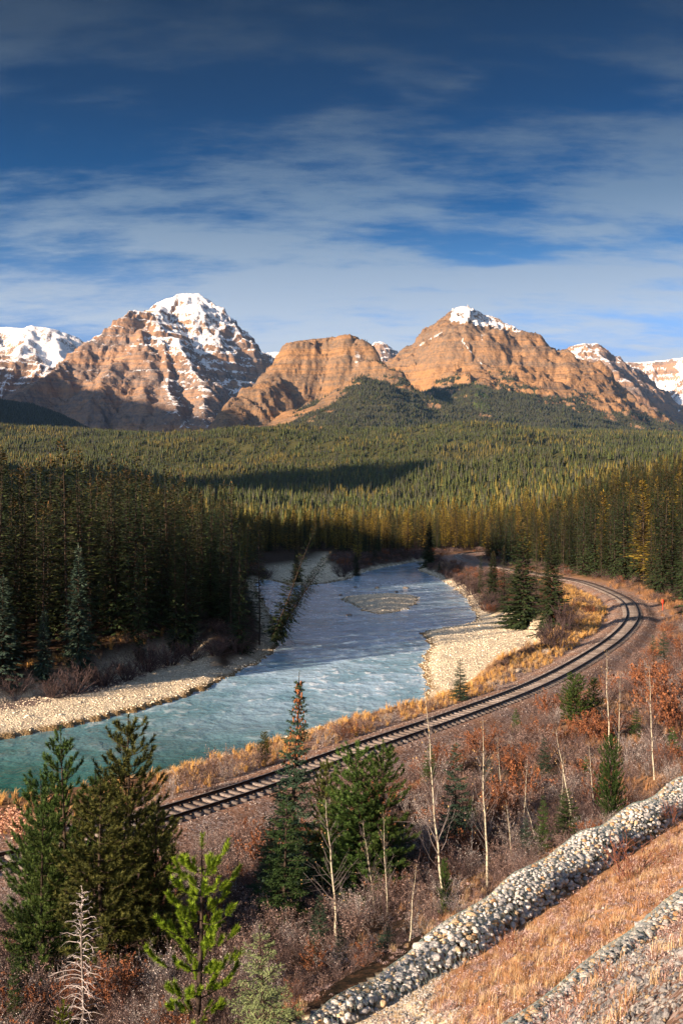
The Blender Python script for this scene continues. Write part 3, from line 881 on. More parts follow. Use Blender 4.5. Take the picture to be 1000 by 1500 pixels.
# ================================================================ scatter helper (geometry nodes) for what nobody could count
def scatter_group():
    ng = bpy.data.node_groups.new('scatter', 'GeometryNodeTree')
    ng.interface.new_socket('Geometry', in_out='INPUT', socket_type='NodeSocketGeometry')
    ng.interface.new_socket('Kinds', in_out='INPUT', socket_type='NodeSocketCollection')
    ng.interface.new_socket('Geometry', in_out='OUTPUT', socket_type='NodeSocketGeometry')
    n, l = ng.nodes, ng.links
    gi = n.new('NodeGroupInput'); go = n.new('NodeGroupOutput')
    ci = n.new('GeometryNodeCollectionInfo'); ci.inputs['Separate Children'].default_value = True; ci.inputs['Reset Children'].default_value = True
    ip = n.new('GeometryNodeInstanceOnPoints'); ip.inputs['Pick Instance'].default_value = True
    def na(name, typ):
        a = n.new('GeometryNodeInputNamedAttribute'); a.data_type = typ; a.inputs['Name'].default_value = name; return a.outputs[0]
    l.new(gi.outputs[0], ip.inputs['Points']); l.new(gi.outputs[1], ci.inputs[0]); l.new(ci.outputs[0], ip.inputs['Instance'])
    fi = n.new('FunctionNodeFloatToInt'); l.new(na('kind_i', 'FLOAT'), fi.inputs[0])
    l.new(fi.outputs[0], ip.inputs['Instance Index'])
    l.new(na('rot', 'FLOAT_VECTOR'), ip.inputs['Rotation']); l.new(na('scl', 'FLOAT_VECTOR'), ip.inputs['Scale'])
    l.new(ip.outputs[0], go.inputs[0])
    return ng
SCATTER = scatter_group()
def source_collection(name, meshes):
    c = bpy.data.collections.new(name)
    for i, m in enumerate(meshes):
        c.objects.link(bpy.data.objects.new('%s_%02d' % (name, i), m))
    return c
def scatter(name, pts, kinds, col, rot, scl, label=None):
    pts = np.asarray(pts, float)
    if scl.ndim == 1: scl = np.stack([scl] * 3, -1)
    if rot.ndim == 1: rot = np.stack([0 * rot, 0 * rot, rot], -1)
    me = mesh_np(name, pts, np.zeros((0, 3), int), attrs={'kind_i': kinds.astype(float), 'rot': rot, 'scl': scl})
    o = link(bpy.data.objects.new(name, me))
    md = o.modifiers.new('scatter', 'NODES'); md.node_group = SCATTER
    sid = [i for i in SCATTER.interface.items_tree if i.name == 'Kinds'][0].identifier
    md[sid] = col
    return tag(o, label, None, None, 'stuff')

def rock_mesh(name, seed, mats, sub=2, sq=(1, 0.8, 0.62), rough=0.16):
    import bmesh
    bm = bmesh.new(); bmesh.ops.create_icosphere(bm, subdivisions=sub, radius=0.5)
    v = np.array([q.co[:] for q in bm.verts]); f = np.array([[w.index for w in q.verts] for q in bm.faces]); bm.free()
    r = np.random.default_rng(seed)
    d = v / np.linalg.norm(v, axis=1)[:, None]
    h = np.ones(len(v))
    for _ in range(7):                                   # cut facets
        n = r.normal(size=3); n /= np.linalg.norm(n)
        h = np.minimum(h, (0.72 + 0.22 * r.random()) / np.maximum(d @ n, 0.25))
    h *= 1 + rough * fbm(d[:, 0] * 2 + seed, d[:, 1] * 2 + d[:, 2] * 1.3, 3, seed)
    return mesh_np(name, d * 0.5 * h[:, None] * np.array(sq), f, mats, smooth=True)

# loose ballast stones beside and between the sleepers
bs = source_collection('ballast_kinds', [rock_mesh('ballast_stone', 100 + i, [m_ballast], 1) for i in range(5)])
nb = 26000
s_ = RNG.random(nb) ** 1.5 * (len(RAILP) - 30) + 12
bx = np.interp(s_, np.arange(len(RAILP)), RAILP[:, 0]); by = np.interp(s_, np.arange(len(RAILP)), RAILP[:, 1])
_, rn = frames(RAILP)
off = RNG.uniform(-4.2, 4.2, nb)
bx += off * np.interp(s_, np.arange(len(RAILP)), rn[:, 0]); by += off * np.interp(s_, np.arange(len(RAILP)), rn[:, 1])
keep = (by > 25) & (np.abs(bx / by) < 0.42)
bx, by, off = bx[keep], by[keep], off[keep]
bz = ground_z(bx, by)
scatter('ballast', np.stack([bx, by, bz + 0.0], -1), RNG.integers(0, 5, len(bx)), bs, RNG.uniform(0, 6.28, (len(bx), 3)), RNG.uniform(0.05, 0.13, len(bx)), 'loose rusty ballast stones along the track')

# ================================================================ conifers
def leaf_material(name, a, b, tip=None, rough=0.75, bright=1.0):
    M = Mat(name, rough, 0.25)
    r = M.rand()
    isl = M.island()
    c = M.mix(isl, tuple(q * bright for q in a), tuple(q * bright for q in b))
    hs = M.node('ShaderNodeHueSaturation')
    M.set(hs.inputs['Hue'], M.rng(r, 0, 1, 0.485, 0.512, False)); M.set(hs.inputs['Value'], M.rng(M.math('FRACT', M.math('MULTIPLY', r, 7.3)), 0, 1, 0.7, 1.3, False))
    M.l.new(c, hs.inputs['Color']); c = hs.outputs[0]
    if tip is not None:
        c = M.mix(M.math('MULTIPLY', M.attr('tipc'), M.rng(isl, 0.2, 0.9)), c, tip)  # low sun on the treetops, mixed into the crown tip colour
    M.col(c)
    return M.m
def bark_material(name, a, b, sc=6.0):
    M = Mat(name, 0.9, 0.1); p = M.objc()
    M.col(M.mix(M.rng(M.noise(p, sc, 5, 0.65, 0.2, sc=(1, 1, 0.35)), 0.35, 0.7), a, b)); M.bump(M.noise(p, sc * 3, 4, 0.6), 0.03)
    return M.m
m_spruce = leaf_material('spruce_needles', (0.010, 0.023, 0.008), (0.036, 0.060, 0.020), (0.11, 0.065, 0.02))
m_bluespruce = leaf_material('blue_spruce_needles', (0.014, 0.034, 0.024), (0.048, 0.085, 0.060), (0.10, 0.13, 0.09))
m_goldpine = leaf_material('golden_pine_needles', (0.045, 0.050, 0.008), (0.34, 0.24, 0.032), (0.30, 0.20, 0.03))  # sunlit gold put into the needle colour of plain pines
m_pine = leaf_material('pine_needles', (0.015, 0.026, 0.008), (0.055, 0.070, 0.020), (0.16, 0.085, 0.025))
m_bark = bark_material('conifer_bark', (0.028, 0.022, 0.018), (0.065, 0.050, 0.040))

def spray(P, D, U, length, width, m=0):
    """drooping flat spray: a 4-point kite folded along its middle; arrays of n"""
    n = len(P)
    S = np.cross(D, U); S /= np.linalg.norm(S, axis=1)[:, None] + 1e-9
    L = length[:, None]; W = width[:, None]
    a = P; b = P + D * L * 0.45 + S * W * 0.5 - U * W * 0.18; c = P + D * L; d = P + D * L * 0.45 - S * W * 0.5 - U * W * 0.18
    v = np.stack([a, b, c, d], 1).reshape(-1, 3)
    i = np.arange(n)[:, None] * 4
    return v, np.concatenate([i + [0, 1, 2], i + [0, 2, 3]])

def conifer_mesh(seed, H=18.0, rbase=2.3, bare=0.05, top_sharp=0.85, dens=1.0, droop=0.35, upturn=0.0, gap=0.15, kind='spruce', simple=1.0):
    """crown of whorled branches, each carrying many small needle sprays; returns crown and trunk data"""
    r = np.random.default_rng(seed)
    Ps, Ds, Us, Ls, Ws, Tp = [], [], [], [], [], []
    tr = MB()
    lean = r.normal(0, 0.012, 2)
    zz = np.linspace(0, H, 9)
    tr.tube(np.stack([lean[0] * zz + 0.04 * np.sin(zz * 0.5 + seed), lean[1] * zz, zz], -1), np.interp(zz, [0, H], [0.0065 * H + 0.02, 0.012]), 6)
    z = H * bare
    asym = r.uniform(0, 6.28)
    while z < H * 0.99:
        u = z / H
        q = (1 - u) ** top_sharp
        if kind == 'pine': q *= np.clip((u - bare) / 0.22, 0.25, 1) ** 0.7
        rad = rbase * q * (0.8 + 0.4 * r.random()) + 0.12
        nb = max(3, int((5 + 2.5 * q) * dens))
        a0 = r.uniform(0, 6.28)
        for k in range(nb):
            if r.random() < gap: continue
            a = a0 + k * 6.283 / nb + r.normal(0, 0.25)
            L = rad * r.uniform(0.6, 1.12) * (1 + 0.12 * math.cos(a - asym))
            el = (0.45 * u + upturn) - droop * (1 - u) + r.normal(0, 0.08)
            d = np.array([math.cos(a) * math.cos(el), math.sin(a) * math.cos(el), math.sin(el)])
            ns = max(2, int(L * 4.2 * simple))
            tt = (np.arange(ns) + r.random(ns)) / ns
            tt = 0.12 + 0.88 * tt
            curve = np.array([0, 0, 1.0]) * (0.16 * L)
            for t in tt:
                side = r.choice([-1, 1]) * r.uniform(0.15, 1.0)
                dd = d + side * np.array([-math.sin(a), math.cos(a), 0]) * (1.1 - 0.5 * t)
                dd = dd + np.array([0, 0, -0.25 + 0.6 * upturn + r.normal(0, 0.18)])
                dd /= np.linalg.norm(dd)
                Ps.append(np.array([lean[0] * z, lean[1] * z, z]) + d * L * t + curve * (t * t - t) * 1.2)
                Ds.append(dd); Us.append(np.array([r.normal(0, 0.3), r.normal(0, 0.3), 1.0]))
                ln = (0.30 + 0.20 * L * (1.15 - t)) * r.uniform(0.8, 1.3)
                Ls.append(ln); Ws.append(ln * r.uniform(0.35, 0.6)); Tp.append(sstep(0.86, 1.0, u) * 0.9 + 0.25 * (t > 0.8) * u)
            if L > 0.8:
                tr.tube([np.array([lean[0] * z, lean[1] * z, z]), np.array([lean[0] * z, lean[1] * z, z]) + d * L * 0.85], [0.035, 0.008], 3, cap=False)
        z += (0.17 + 0.20 * q) * (1.25 if kind == 'pine' else 1.0) / dens ** 0.3 * H / 18
    # leader
    for k in range(5):
        Ps.append(np.array([lean[0] * H, lean[1] * H, H * (0.965 + 0.012 * k)])); dd = np.array([r.normal(0, 0.3), r.normal(0, 0.3), 1.0]); Ds.append(dd / np.linalg.norm(dd))
        Us.append(np.array([1.0, 0.2, 0])); Ls.append(0.35); Ws.append(0.10); Tp.append(1.0)
    if kind == 'pine' and bare > 0.2:                        # dead lower twigs
        for k in range(26):
            zq = r.uniform(0.08, bare + 0.1) * H; a = r.uniform(0, 6.28); L = r.uniform(0.3, 1.3)
            tr.tube([(0, 0, zq), (math.cos(a) * L, math.sin(a) * L, zq - 0.2 * L)], [0.02, 0.005], 3, cap=False)
    v, f = spray(np.array(Ps), np.array(Ds), np.array(Us), np.array(Ls), np.array(Ws))
    return v, f, np.repeat(np.array(Tp), 4), tr

def conifer_kind(name, mat, seed, **k):
    v, f, tp, tr = conifer_mesh(seed, **k)
    crown = mesh_np(name + '_crown', v, f, [mat], attrs={'tipc': tp})
    trunk = tr.mesh(name + '_trunk', [m_bark])
    return {'crown': crown, 'trunk': trunk, 'H': k.get('H', 18.0), 'v': v, 'f': f, 'tp': tp, 'tr': tr, 'mat': mat}

KINDS = {}
KINDS['spruce'] = [conifer_kind('spruce', m_spruce, 10 + i, H=18, rbase=[1.9, 2.3, 1.6, 2.1][i], bare=0.04, gap=[.12, .2, .15, .25][i], top_sharp=[.8, .9, .75, .85][i]) for i in range(4)]
KINDS['pine'] = [conifer_kind('pine', m_pine, 30 + i, H=18, rbase=[1.9, 1.7, 2.1][i], bare=[.16, .12, .24][i], top_sharp=0.55, droop=0.1, upturn=0.1, gap=0.22, kind='pine', dens=0.95) for i in range(3)]
KINDS['gold'] = [conifer_kind('pine', m_goldpine, 40 + i, H=14, rbase=[2.5, 2.2, 2.8][i], bare=[.12, .1, .08][i], top_sharp=0.85, droop=0.1, upturn=0.1, gap=0.2, kind='pine', simple=0.8) for i in range(3)]
KINDS['wide'] = [conifer_kind('spruce', m_spruce, 50 + i, H=14, rbase=3.4, bare=0.02, gap=0.06, top_sharp=0.8, dens=1.25, droop=0.25, simple=1.35) for i in range(2)]
KINDS['blue'] = [conifer_kind('spruce', m_bluespruce, 60 + i, H=10, rbase=1.9, bare=0.03, gap=0.08, top_sharp=0.85, dens=1.2, simple=1.5) for i in range(2)]

def joined(kd, name):
    """crown and trunk in one mesh, for trees too many or too small to take apart"""
    tv, tf, _ = kd['tr'].data()
    v = np.concatenate([kd['v'], tv]); f = np.concatenate([kd['f'], tf + len(kd['v'])])
    mi = np.concatenate([np.zeros(len(kd['f'])), np.ones(len(tf))])
    return mesh_np(name, v, f, [kd['mat'], m_bark], mi=mi, attrs={'tipc': np.concatenate([kd['tp'], np.zeros(len(tv))])})

def place_tree(kind, x, y, h, label, group=None, wide=1.0, z=None, name=None, rz=None, tilt=None, cat='tree'):
    kd = kind if isinstance(kind, dict) else random.choice(KINDS[kind])
    kn = kind if isinstance(kind, str) else 'spruce'
    nm = name or {'spruce': 'spruce_tree', 'pine': 'pine_tree', 'gold': 'pine_tree', 'wide': 'spruce_tree', 'blue': 'spruce_tree'}[kn]
    zz = float(ground_z(np.array([x]), np.array([y]))[0]) - 0.12 if z is None else z
    o = empty(nm, (x, y, zz), random.uniform(0, 6.28) if rz is None else rz)
    s = h / kd['H']; o.scale = (s * wide, s * wide, s)
    if tilt: o.rotation_euler = tilt
    tag(o, label, cat, group)
    for part in ('crown', 'trunk'):
        c = bpy.data.objects.new(part, kd[part]); link(c, o)
    return o

# ---- where the valley trees stand
def jitter_points(x0, x1, y0, y1, sp, seed):
    r = np.random.default_rng(seed)
    x, y = np.meshgrid(np.arange(x0, x1, sp), np.arange(y0, y1, sp))
    x = x + r.uniform(-0.42, 0.42, x.shape) * sp; y = y + r.uniform(-0.42, 0.42, y.shape) * sp
    return x.ravel(), y.ravel()

tx_, ty_ = jitter_points(-150, 190, 52, 470, 3.3, 77)
keep = np.abs(tx_ / ty_) < 0.46
tx_, ty_ = tx_[keep], ty_[keep]
_z, _td, _rd, _flat, _g, _gs, _b, _r = ground_z(tx_, ty_, True)
px_ = 500 + F_PX * tx_ / ty_; py_ = HOR + F_PX * (CAM_Z - _z) / ty_
leftwood = (px_ < 398) & (_td > 22) & (ty_ > 58) & (ty_ < 215) & (_rd > np.interp(px_, [0, 200, 320, 400], [15.5, 13.5, 7, 2.0])) & (tx_ < -6)
behind = (ty_ > 200) & (_rd > 5) & (_td > 7.5) & (tx_ < 30) & (_flat < 0.2) & ~((px_ > 375) & (px_ < 520) & (py_ > 809) & (ty_ < 330))
clear2 = (px_ > 600) & (px_ < 712) & (py_ > 806)
outer = (_td > 8.0) & (tx_ > 10) & (ty_ > 118) & (_rd > 6)
trk = np.interp(ty_, TRACK[:, 1], TRACK[:, 0])
inside_curve = outer & (tx_ < trk) & (ty_ < 300)
out_side = outer & (tx_ > trk) & ((py_ < np.interp(px_, [840, 900, 960, 1010], [850, 868, 900, 945])))
ins = inside_curve & (px_ > 690) & (px_ < 800) & (py_ < np.interp(px_, [690, 730, 800], [862, 880, 858])) & (py_ > 818) & (_td > 9)
wood = (leftwood | (behind & ~clear2) | out_side | (outer & (ty_ > 300) & ~clear2) )
wood &= RNG.random(len(wood)) < np.where(leftwood, 0.82, np.where(ty_ > 215, 0.5, 0.72))
fx, fy, fz = tx_[wood], ty_[wood], _z[wood]; fpx, fpy = px_[wood], py_[wood]
fleft = leftwood[wood]; fout = (out_side | ins)[wood]
N = len(fx)
fh = np.where(fleft, RNG.uniform(11.5, 21.5, N), np.where(fout, RNG.uniform(12, 20, N) * np.interp(fpx, [700, 850, 1000], [.75, .95, 1.12]), RNG.normal(12.0, 2.9, N)))
# the crowns of the left wood stand highest at the left edge, and step down towards the river
fh = np.where(fleft, fh * np.interp(fpx, [0, 120, 260, 330, 400], [1.05, 1.0, 0.93, 0.86, 0.80]), fh)
fh = np.where(~fleft & (fx < 30) & (fy > 200), fh * np.interp(fy, [200, 470], [0.98, 0.86]), fh)
kindn = np.where(fleft, RNG.choice([0, 1], N, p=[.62, .38]), np.where(fout, RNG.choice([0, 1], N, p=[.85, .15]), 2))
kindn = np.where(~fleft & ~fout & (RNG.random(N) < 0.45), RNG.integers(0, 2, N), kindn)
kindn = np.where(fout & (RNG.random(N) < 0.12) & (fy > 170), 2, kindn)
# which show most: nearest to the open water or the track, or with a top above those in front
bins = np.clip((fpx / 7).astype(int) + 10, 0, 180)
topy = HOR - (fz + fh - CAM_Z) * F_PX / fy
score = np.zeros(N)
orderd = np.argsort(fy)
hi = np.full(200, 2000.0); cnt = np.zeros(200)
for i in orderd:
    b = bins[i]
    vis = max(0.0, hi[b] - topy[i]) if cnt[b] else 200.0
    w = 14.0 / fy[i] * 40
    score[i] = vis * w * (0 <= fpx[i] <= 1000)
    hi[b] = min(hi[b], topy[i]); cnt[b] += 1
best = np.argsort(-score)
NIND = 285
names = [('spruce', 'spruce'), ('pine', 'pine'), ('gold', 'gold')]
chosen = best[:NIND]
for i in chosen:
    k = ['spruce', 'pine', 'gold'][kindn[i]]
    if fleft[i]:
        lab, grp = ('tall dark spruce in the dense wood on the left bank' if k == 'spruce' else 'tall lodgepole pine with bare lower stem in the wood on the left bank'), 'conifers of the left bank wood'
        grp += ' (' + k + ')'
    elif fout[i]:
        lab = {'spruce': 'dark green spruce in the wood on the far right side of the track', 'pine': 'dark pine in the wood on the far right side of the track', 'gold': 'yellowish pine in the wood on the far right side of the track'}[k]
        grp = 'conifers beyond the track curve (' + k + ')'
    else:
        lab = {'spruce': 'dark spruce among the golden pines beyond the river bend', 'pine': 'green pine among the golden pines beyond the river bend', 'gold': 'sunlit golden pine in the wood beyond the river bend'}[k]
        grp = 'conifers beyond the river bend (' + k + ')'
    w3 = int(np.clip(fpx[i] / (400 if fleft[i] else 1000) * 3, 0, 2)) if fleft[i] else int(np.clip((fpx[i] - 650) / 117, 0, 2)) if fout[i] else int(np.clip((fpx[i] - 250) / 200, 0, 2))
    where = (('at its far left', 'in its middle part', 'at its river end') if fleft[i] else ('towards the far bend', 'above the middle of the curve', 'towards the right edge') if fout[i] else ('left of the leaning spruces', 'behind the gravel island', 'near the far track bend'))[w3]
    lab = lab.replace(' with bare lower stem', '').replace('on the far right side of the track', 'outside the track curve') + ', ' + where
    grp = grp + ' ' + where
    place_tree(k, float(fx[i]), float(fy[i]), float(fh[i]), lab, grp, wide=random.uniform(1.0, 1.4) if fleft[i] or fout[i] else random.uniform(0.9, 1.3), z=float(fz[i]) - 0.1)
rest_i = np.setdiff1d(np.arange(N), chosen)
src = [joined(k, 'conifer') for kk in ('spruce', 'pine', 'gold') for k in KINDS[kk][:3]]
wood_col = source_collection('wood_kinds', src)
Hs = np.array([18, 18, 14])
sc_ = (fh / Hs[kindn])[rest_i]
scatter('forest', np.stack([fx, fy, fz - 0.1], -1)[rest_i], kindn[rest_i] * 3 + RNG.integers(0, 3, len(rest_i)), wood_col, RNG.uniform(0, 6.28, len(rest_i)),
        np.stack([sc_ * RNG.uniform(.95, 1.4, len(sc_)), sc_ * RNG.uniform(.95, 1.4, len(sc_)), sc_], -1), 'close standing conifers deep in the wood around the river')
print('valley trees', N)

# ---- far valley forest: low-detail conifers stood on the benches and mountain feet
def far_tree(seed, mat, tiers=5, H=14.0, w=2.2):
    r = np.random.default_rng(seed); m = MB()
    for t in range(tiers):
        u = t / tiers; z0 = H * (0.06 + 0.86 * u); z1 = min(H, z0 + H * (0.40 - 0.12 * u)); rad = w * (1 - u) ** 0.8 + 0.12
        n = 6; a = np.arange(n) * 2 * math.pi / n + r.uniform(0, 1)
        rr = rad * r.uniform(0.7, 1.25, n)
        ring = np.stack([np.cos(a) * rr, np.sin(a) * rr, z0 + r.uniform(-.4, .4, n)], -1)
        v = np.concatenate([ring, [[0, 0, z1]]])
        m.add(v, [[k, (k + 1) % n, n] for k in range(n)])
    v, f, _ = m.data()
    return mesh_np('far_conifer', v, f, [mat], attrs={'tipc': np.zeros(len(v))})
m_far1 = leaf_material('far_conifer_green', (0.022, 0.036, 0.012), (0.055, 0.066, 0.018))
m_far2 = leaf_material('far_conifer_gold', (0.065, 0.062, 0.014), (0.12, 0.10, 0.024))  # sunshine on the far trees, coloured into these needles
m_far3 = leaf_material('far_conifer_dark', (0.020, 0.028, 0.018), (0.048, 0.048, 0.030))
far_col = source_collection('far_kinds', [far_tree(i, [m_far1, m_far1, m_far2, m_far3, m_far3][i], 5, 15, [2.4, 2.0, 2.3, 2.1, 2.5][i]) for i in range(5)] + [far_tree(7, m_far1, 3, 11, 3.0), far_tree(8, m_far3, 6, 18, 1.5)])

def far_points(n, d0, d1, pw, seed):
    r = np.random.default_rng(seed)
    d = (d0 ** pw + (d1 ** pw - d0 ** pw) * r.random(n)) ** (1 / pw)
    a = r.uniform(-0.40, 0.40, n)
    return d * a, d
X, Y = far_points(130000, 440, 3950, 1.7, 3)
Z = ground_z(X, Y)
k = np.where(fbm(X / 260, Y / 200, 4, 33) + RNG.normal(0, .28, len(X)) > 0.38, 2, RNG.integers(0, 2, len(X)))
k = np.where(RNG.random(len(X)) < 0.25, 3, k)
k = np.where((Y < 950) & (RNG.random(len(X)) < 0.35), 2, k)  # more gold kinds here colour in the sunlit front band
k = np.where(RNG.random(len(X)) < 0.10, 5 + RNG.integers(0, 2, len(X)), k)
keep = fbm(X / 60, Y / 45, 3, 35) > -0.55
X, Y, Z, k = X[keep], Y[keep], Z[keep], k[keep]
s = np.clip(RNG.normal(.85, .22, len(X)), .35, 1.45) * np.interp(Y, [440, 900, 4000], [0.68, 0.74, 0.95])
s = s * np.interp(Y, [440, 800], [1.15, 1.0]) * (1 + 0.30 * fbm(X / 45, Y / 35, 3, 37))
scatter('forest', np.stack([X, Y, Z - 0.3], -1), k, far_col, RNG.uniform(0, 6.28, len(X)), np.stack([s * 1.1, s * 1.1, s], -1), 'endless conifer forest across the far valley floor')

def grid_sample(S, x, y, what):
    gx, gy, gz, gv, gn = S
    A = {'z': gz, 'v': gv, 'n': gn}[what]
    i = np.clip((x - gx[0, 0]) / (gx[0, 1] - gx[0, 0]), 0, gx.shape[1] - 1.001); j = np.clip((y - gy[0, 0]) / (gy[1, 0] - gy[0, 0]), 0, gx.shape[0] - 1.001)
    i0, j0 = i.astype(int), j.astype(int); u, v = i - i0, j - j0
    return A[j0, i0] * (1 - u) * (1 - v) + A[j0, i0 + 1] * u * (1 - v) + A[j0 + 1, i0] * (1 - u) * v + A[j0 + 1, i0 + 1] * u * v
pts, ks, ss = [], [], []
for S, n in ((MOUNT_SURF[1], 60000), (MOUNT_SURF[2], 75000), (MOUNT_SURF[0], 22000)):
    gx, gy = S[0], S[1]
    x = RNG.uniform(gx[0, 0], gx[0, -1], n); y = RNG.uniform(gy[0, 0], gy[-1, 0], n)
    z = grid_sample(S, x, y, 'z'); v = grid_sample(S, x, y, 'v')
    zo = np.maximum.reduce([np.where((x > T[0][0, 0]) & (x < T[0][0, -1]) & (y > T[1][0, 0]) & (y < T[1][-1, 0]), grid_sample(T, x, y, 'z'), -99) for T in MOUNT_SURF[:3]])
    keep = (v + RNG.uniform(-.25, .25, n) > 0.5) & (z >= zo - 0.5) & (np.abs(x / y) < 0.42) & (y < 6600)
    pts.append(np.stack([x, y, z - 0.5], -1)[keep]); ks.append(np.where(RNG.random(keep.sum()) < 0.8, 3 + RNG.integers(0, 2, keep.sum()), 0)); ss.append(RNG.uniform(0.7, 1.3, keep.sum()))
x = RNG.uniform(-1900, -700, 16000); y = RNG.uniform(3950, 5000, 16000); z = ground_z(x, y)
pts.append(np.stack([x, y, z], -1)); ks.append(RNG.integers(3, 5, 16000)); ss.append(RNG.uniform(.7, 1.2, 16000))
P_ = np.concatenate(pts); k_ = np.concatenate(ks); s_ = np.concatenate(ss)
print('slope trees', len(P_))
scatter('forest', P_, k_, far_col, RNG.uniform(0, 6.28, len(P_)), np.stack([s_ * 1.35, s_ * 1.35, s_], -1), 'dark conifer forest climbing the lower mountain slopes')

# ================================================================ near trees, needle by needle
def brush(P0, P1, n, ln, wd, r, fwd=0.6, spread=1.0):
    """needles round many short axes: P0,P1 are (k,3); n needles each; thin triangles"""
    k = len(P0)
    ax = P1 - P0; L = np.linalg.norm(ax, axis=1)[:, None] + 1e-9; ax = ax / L
    ref = np.where(np.abs(ax[:, 2:3]) < 0.9, np.array([[0, 0, 1.0]]), np.array([[1.0, 0, 0]]))
    a = np.cross(ax, ref); a /= np.linalg.norm(a, axis=1)[:, None]; b = np.cross(ax, a)
    t = r.random((k, n, 1)) ** 0.8; th = r.uniform(0, 6.283, (k, n, 1))
    rd = a[:, None] * np.cos(th) + b[:, None] * np.sin(th)
    base = P0[:, None] + (P1 - P0)[:, None] * t
    d = rd * spread + ax[:, None] * (fwd + 0.4 * t) + r.normal(0, 0.12, (k, n, 3))
    d /= np.linalg.norm(d, axis=2)[:, :, None]
    s = np.cross(d, ax[:, None] + r.normal(0, 0.3, (k, n, 3))); s /= np.linalg.norm(s, axis=2)[:, :, None] + 1e-9
    l = ln * r.uniform(0.7, 1.15, (k, n, 1))
    v = np.stack([base - s * wd, base + s * wd, base + d * l], 2).reshape(-1, 3)
    f = np.arange(k * n * 3).reshape(-1, 3)
    return v, f

def near_tree(seed, H, rb, style='spruce', whorls=24, per=6, bare=0.04, cones=False, sharp=0.85, needles=14, nl=0.055, nw=0.008, twig=0.2, irregular=0.15):
    r = np.random.default_rng(seed)
    tr = MB(); A, B = [], []; CN = MB()
    bend = r.normal(0, 0.02, 2)
    ax = lambda z: np.array([bend[0] * z + 0.03 * math.sin(z * 1.3 + seed), bend[1] * z + 0.02 * math.cos(z * 1.1), z])
    zs = np.linspace(0, H, 12)
    tr.tube([ax(z) for z in zs], np.interp(zs, [0, H], [0.010 * H + 0.025, 0.008]), 7)
    for w in range(whorls):
        u = bare + (0.97 - bare) * (w / whorls) ** (0.95)
        z = u * H
        q = (1 - u) ** sharp
        if style == 'pine': q *= min(1, 0.45 + (u - bare) * 2.2)
        R_ = rb * q + 0.06
        a0 = r.uniform(0, 6.28)
        npb = per if style == 'pine' else int(per * (0.7 + 0.5 * q))
        for k in range(npb):
            if r.random() < irregular: continue
            a = a0 + 6.283 * k / npb + r.normal(0, 0.2); L = R_ * r.uniform(0.7, 1.15)
            ca, sa = math.cos(a), math.sin(a)
            zz = z + r.uniform(-0.5, 0.5) * H / whorls * (0.5 if style == 'pine' else 1)
            n = 7; t = np.linspace(0, 1, n)
            if style == 'pine':
                rise = L * (0.05 * t + (0.25 + 0.45 * u) * t ** 2.5)
            else:
                rise = L * ((0.55 * u - 0.30) * t + 0.22 * t ** 2.2)
            P = ax(zz) + np.stack([ca * L * t, sa * L * t, rise], -1)
            tr.tube(P, np.linspace(0.006 + 0.010 * L, 0.004, n), 4, cap=False)
            nt = max(3, int(L / twig * (1.6 if style == 'pine' else 3.2)))
            for j in range(nt):
                tt = 0.18 + 0.82 * (j + 0.5 * r.random()) / nt
                p0 = np.array([np.interp(tt, t, P[:, c]) for c in range(3)])
                side = (-1) ** j * r.uniform(0.5, 1.0)
                if style == 'pine':
                    d = np.array([ca, sa, 0]) * 0.55 + side * np.array([-sa, ca, 0]) * 0.8 * r.random() + np.array([0, 0, 0.55 + 0.7 * r.random()])
                    ln = twig * r.uniform(0.7, 1.3)
                    sub = max(1, int(1 + (1 - tt) * L / 0.55))
                else:
                    d = np.array([ca, sa, 0]) * 0.8 + side * np.array([-sa, ca, 0]) * 0.9 + np.array([0, 0, -0.18 + 0.4 * u + r.normal(0, .1)])
                    ln = min(0.45, (0.10 + 0.55 * L * (1.05 - tt))) * r.uniform(0.7, 1.1)
                    sub = max(1, int(ln / 0.14))
                d /= np.linalg.norm(d)
                p = p0
                for m in range(sub):
                    d2 = d + r.normal(0, 0.12, 3); d2 /= np.linalg.norm(d2)
                    l2 = ln / (sub if style != 'pine' else 1.3)
                    A.append(p); B.append(p + d2 * l2)
                    if style != 'pine' and ln > 0.2 and r.random() < 0.7:
                        e = d2 + r.choice([-1, 1]) * 0.9 * np.cross(d2, [0, 0, 1.0]); e /= np.linalg.norm(e); A.append(p); B.append(p + e * ln * 0.4)
                    p = p + d2 * l2
            A.append(P[-2]); B.append(P[-1] + (P[-1] - P[-2]) * 0.3 + np.array([0, 0, 0.04 if style == 'pine' else 0]))
        if cones and u > 0.62:
            for k in range(int(5 + 8 * (1 - q))):
                a = r.uniform(0, 6.28); l = R_ * r.uniform(0.15, 0.9); p = ax(z + r.uniform(-.1, .15)) + np.array([math.cos(a) * l, math.sin(a) * l, 0.03])
                CN.tube([p, p + np.array([0, 0, -0.035]), p + np.array([0, 0, -0.08]), p + np.array([0, 0, -0.11])], [0.012, 0.028, 0.026, 0.006], 5)
    top = ax(H)
    A.append(ax(H * 0.94)); B.append(top + np.array([0, 0, 0.05]))
    v, f = brush(np.array(A), np.array(B), needles, nl, nw, r, fwd=0.75 if style == 'pine' else 0.55)
    tip = np.zeros(len(v))
    return v, f, tr, (CN if cones else None)

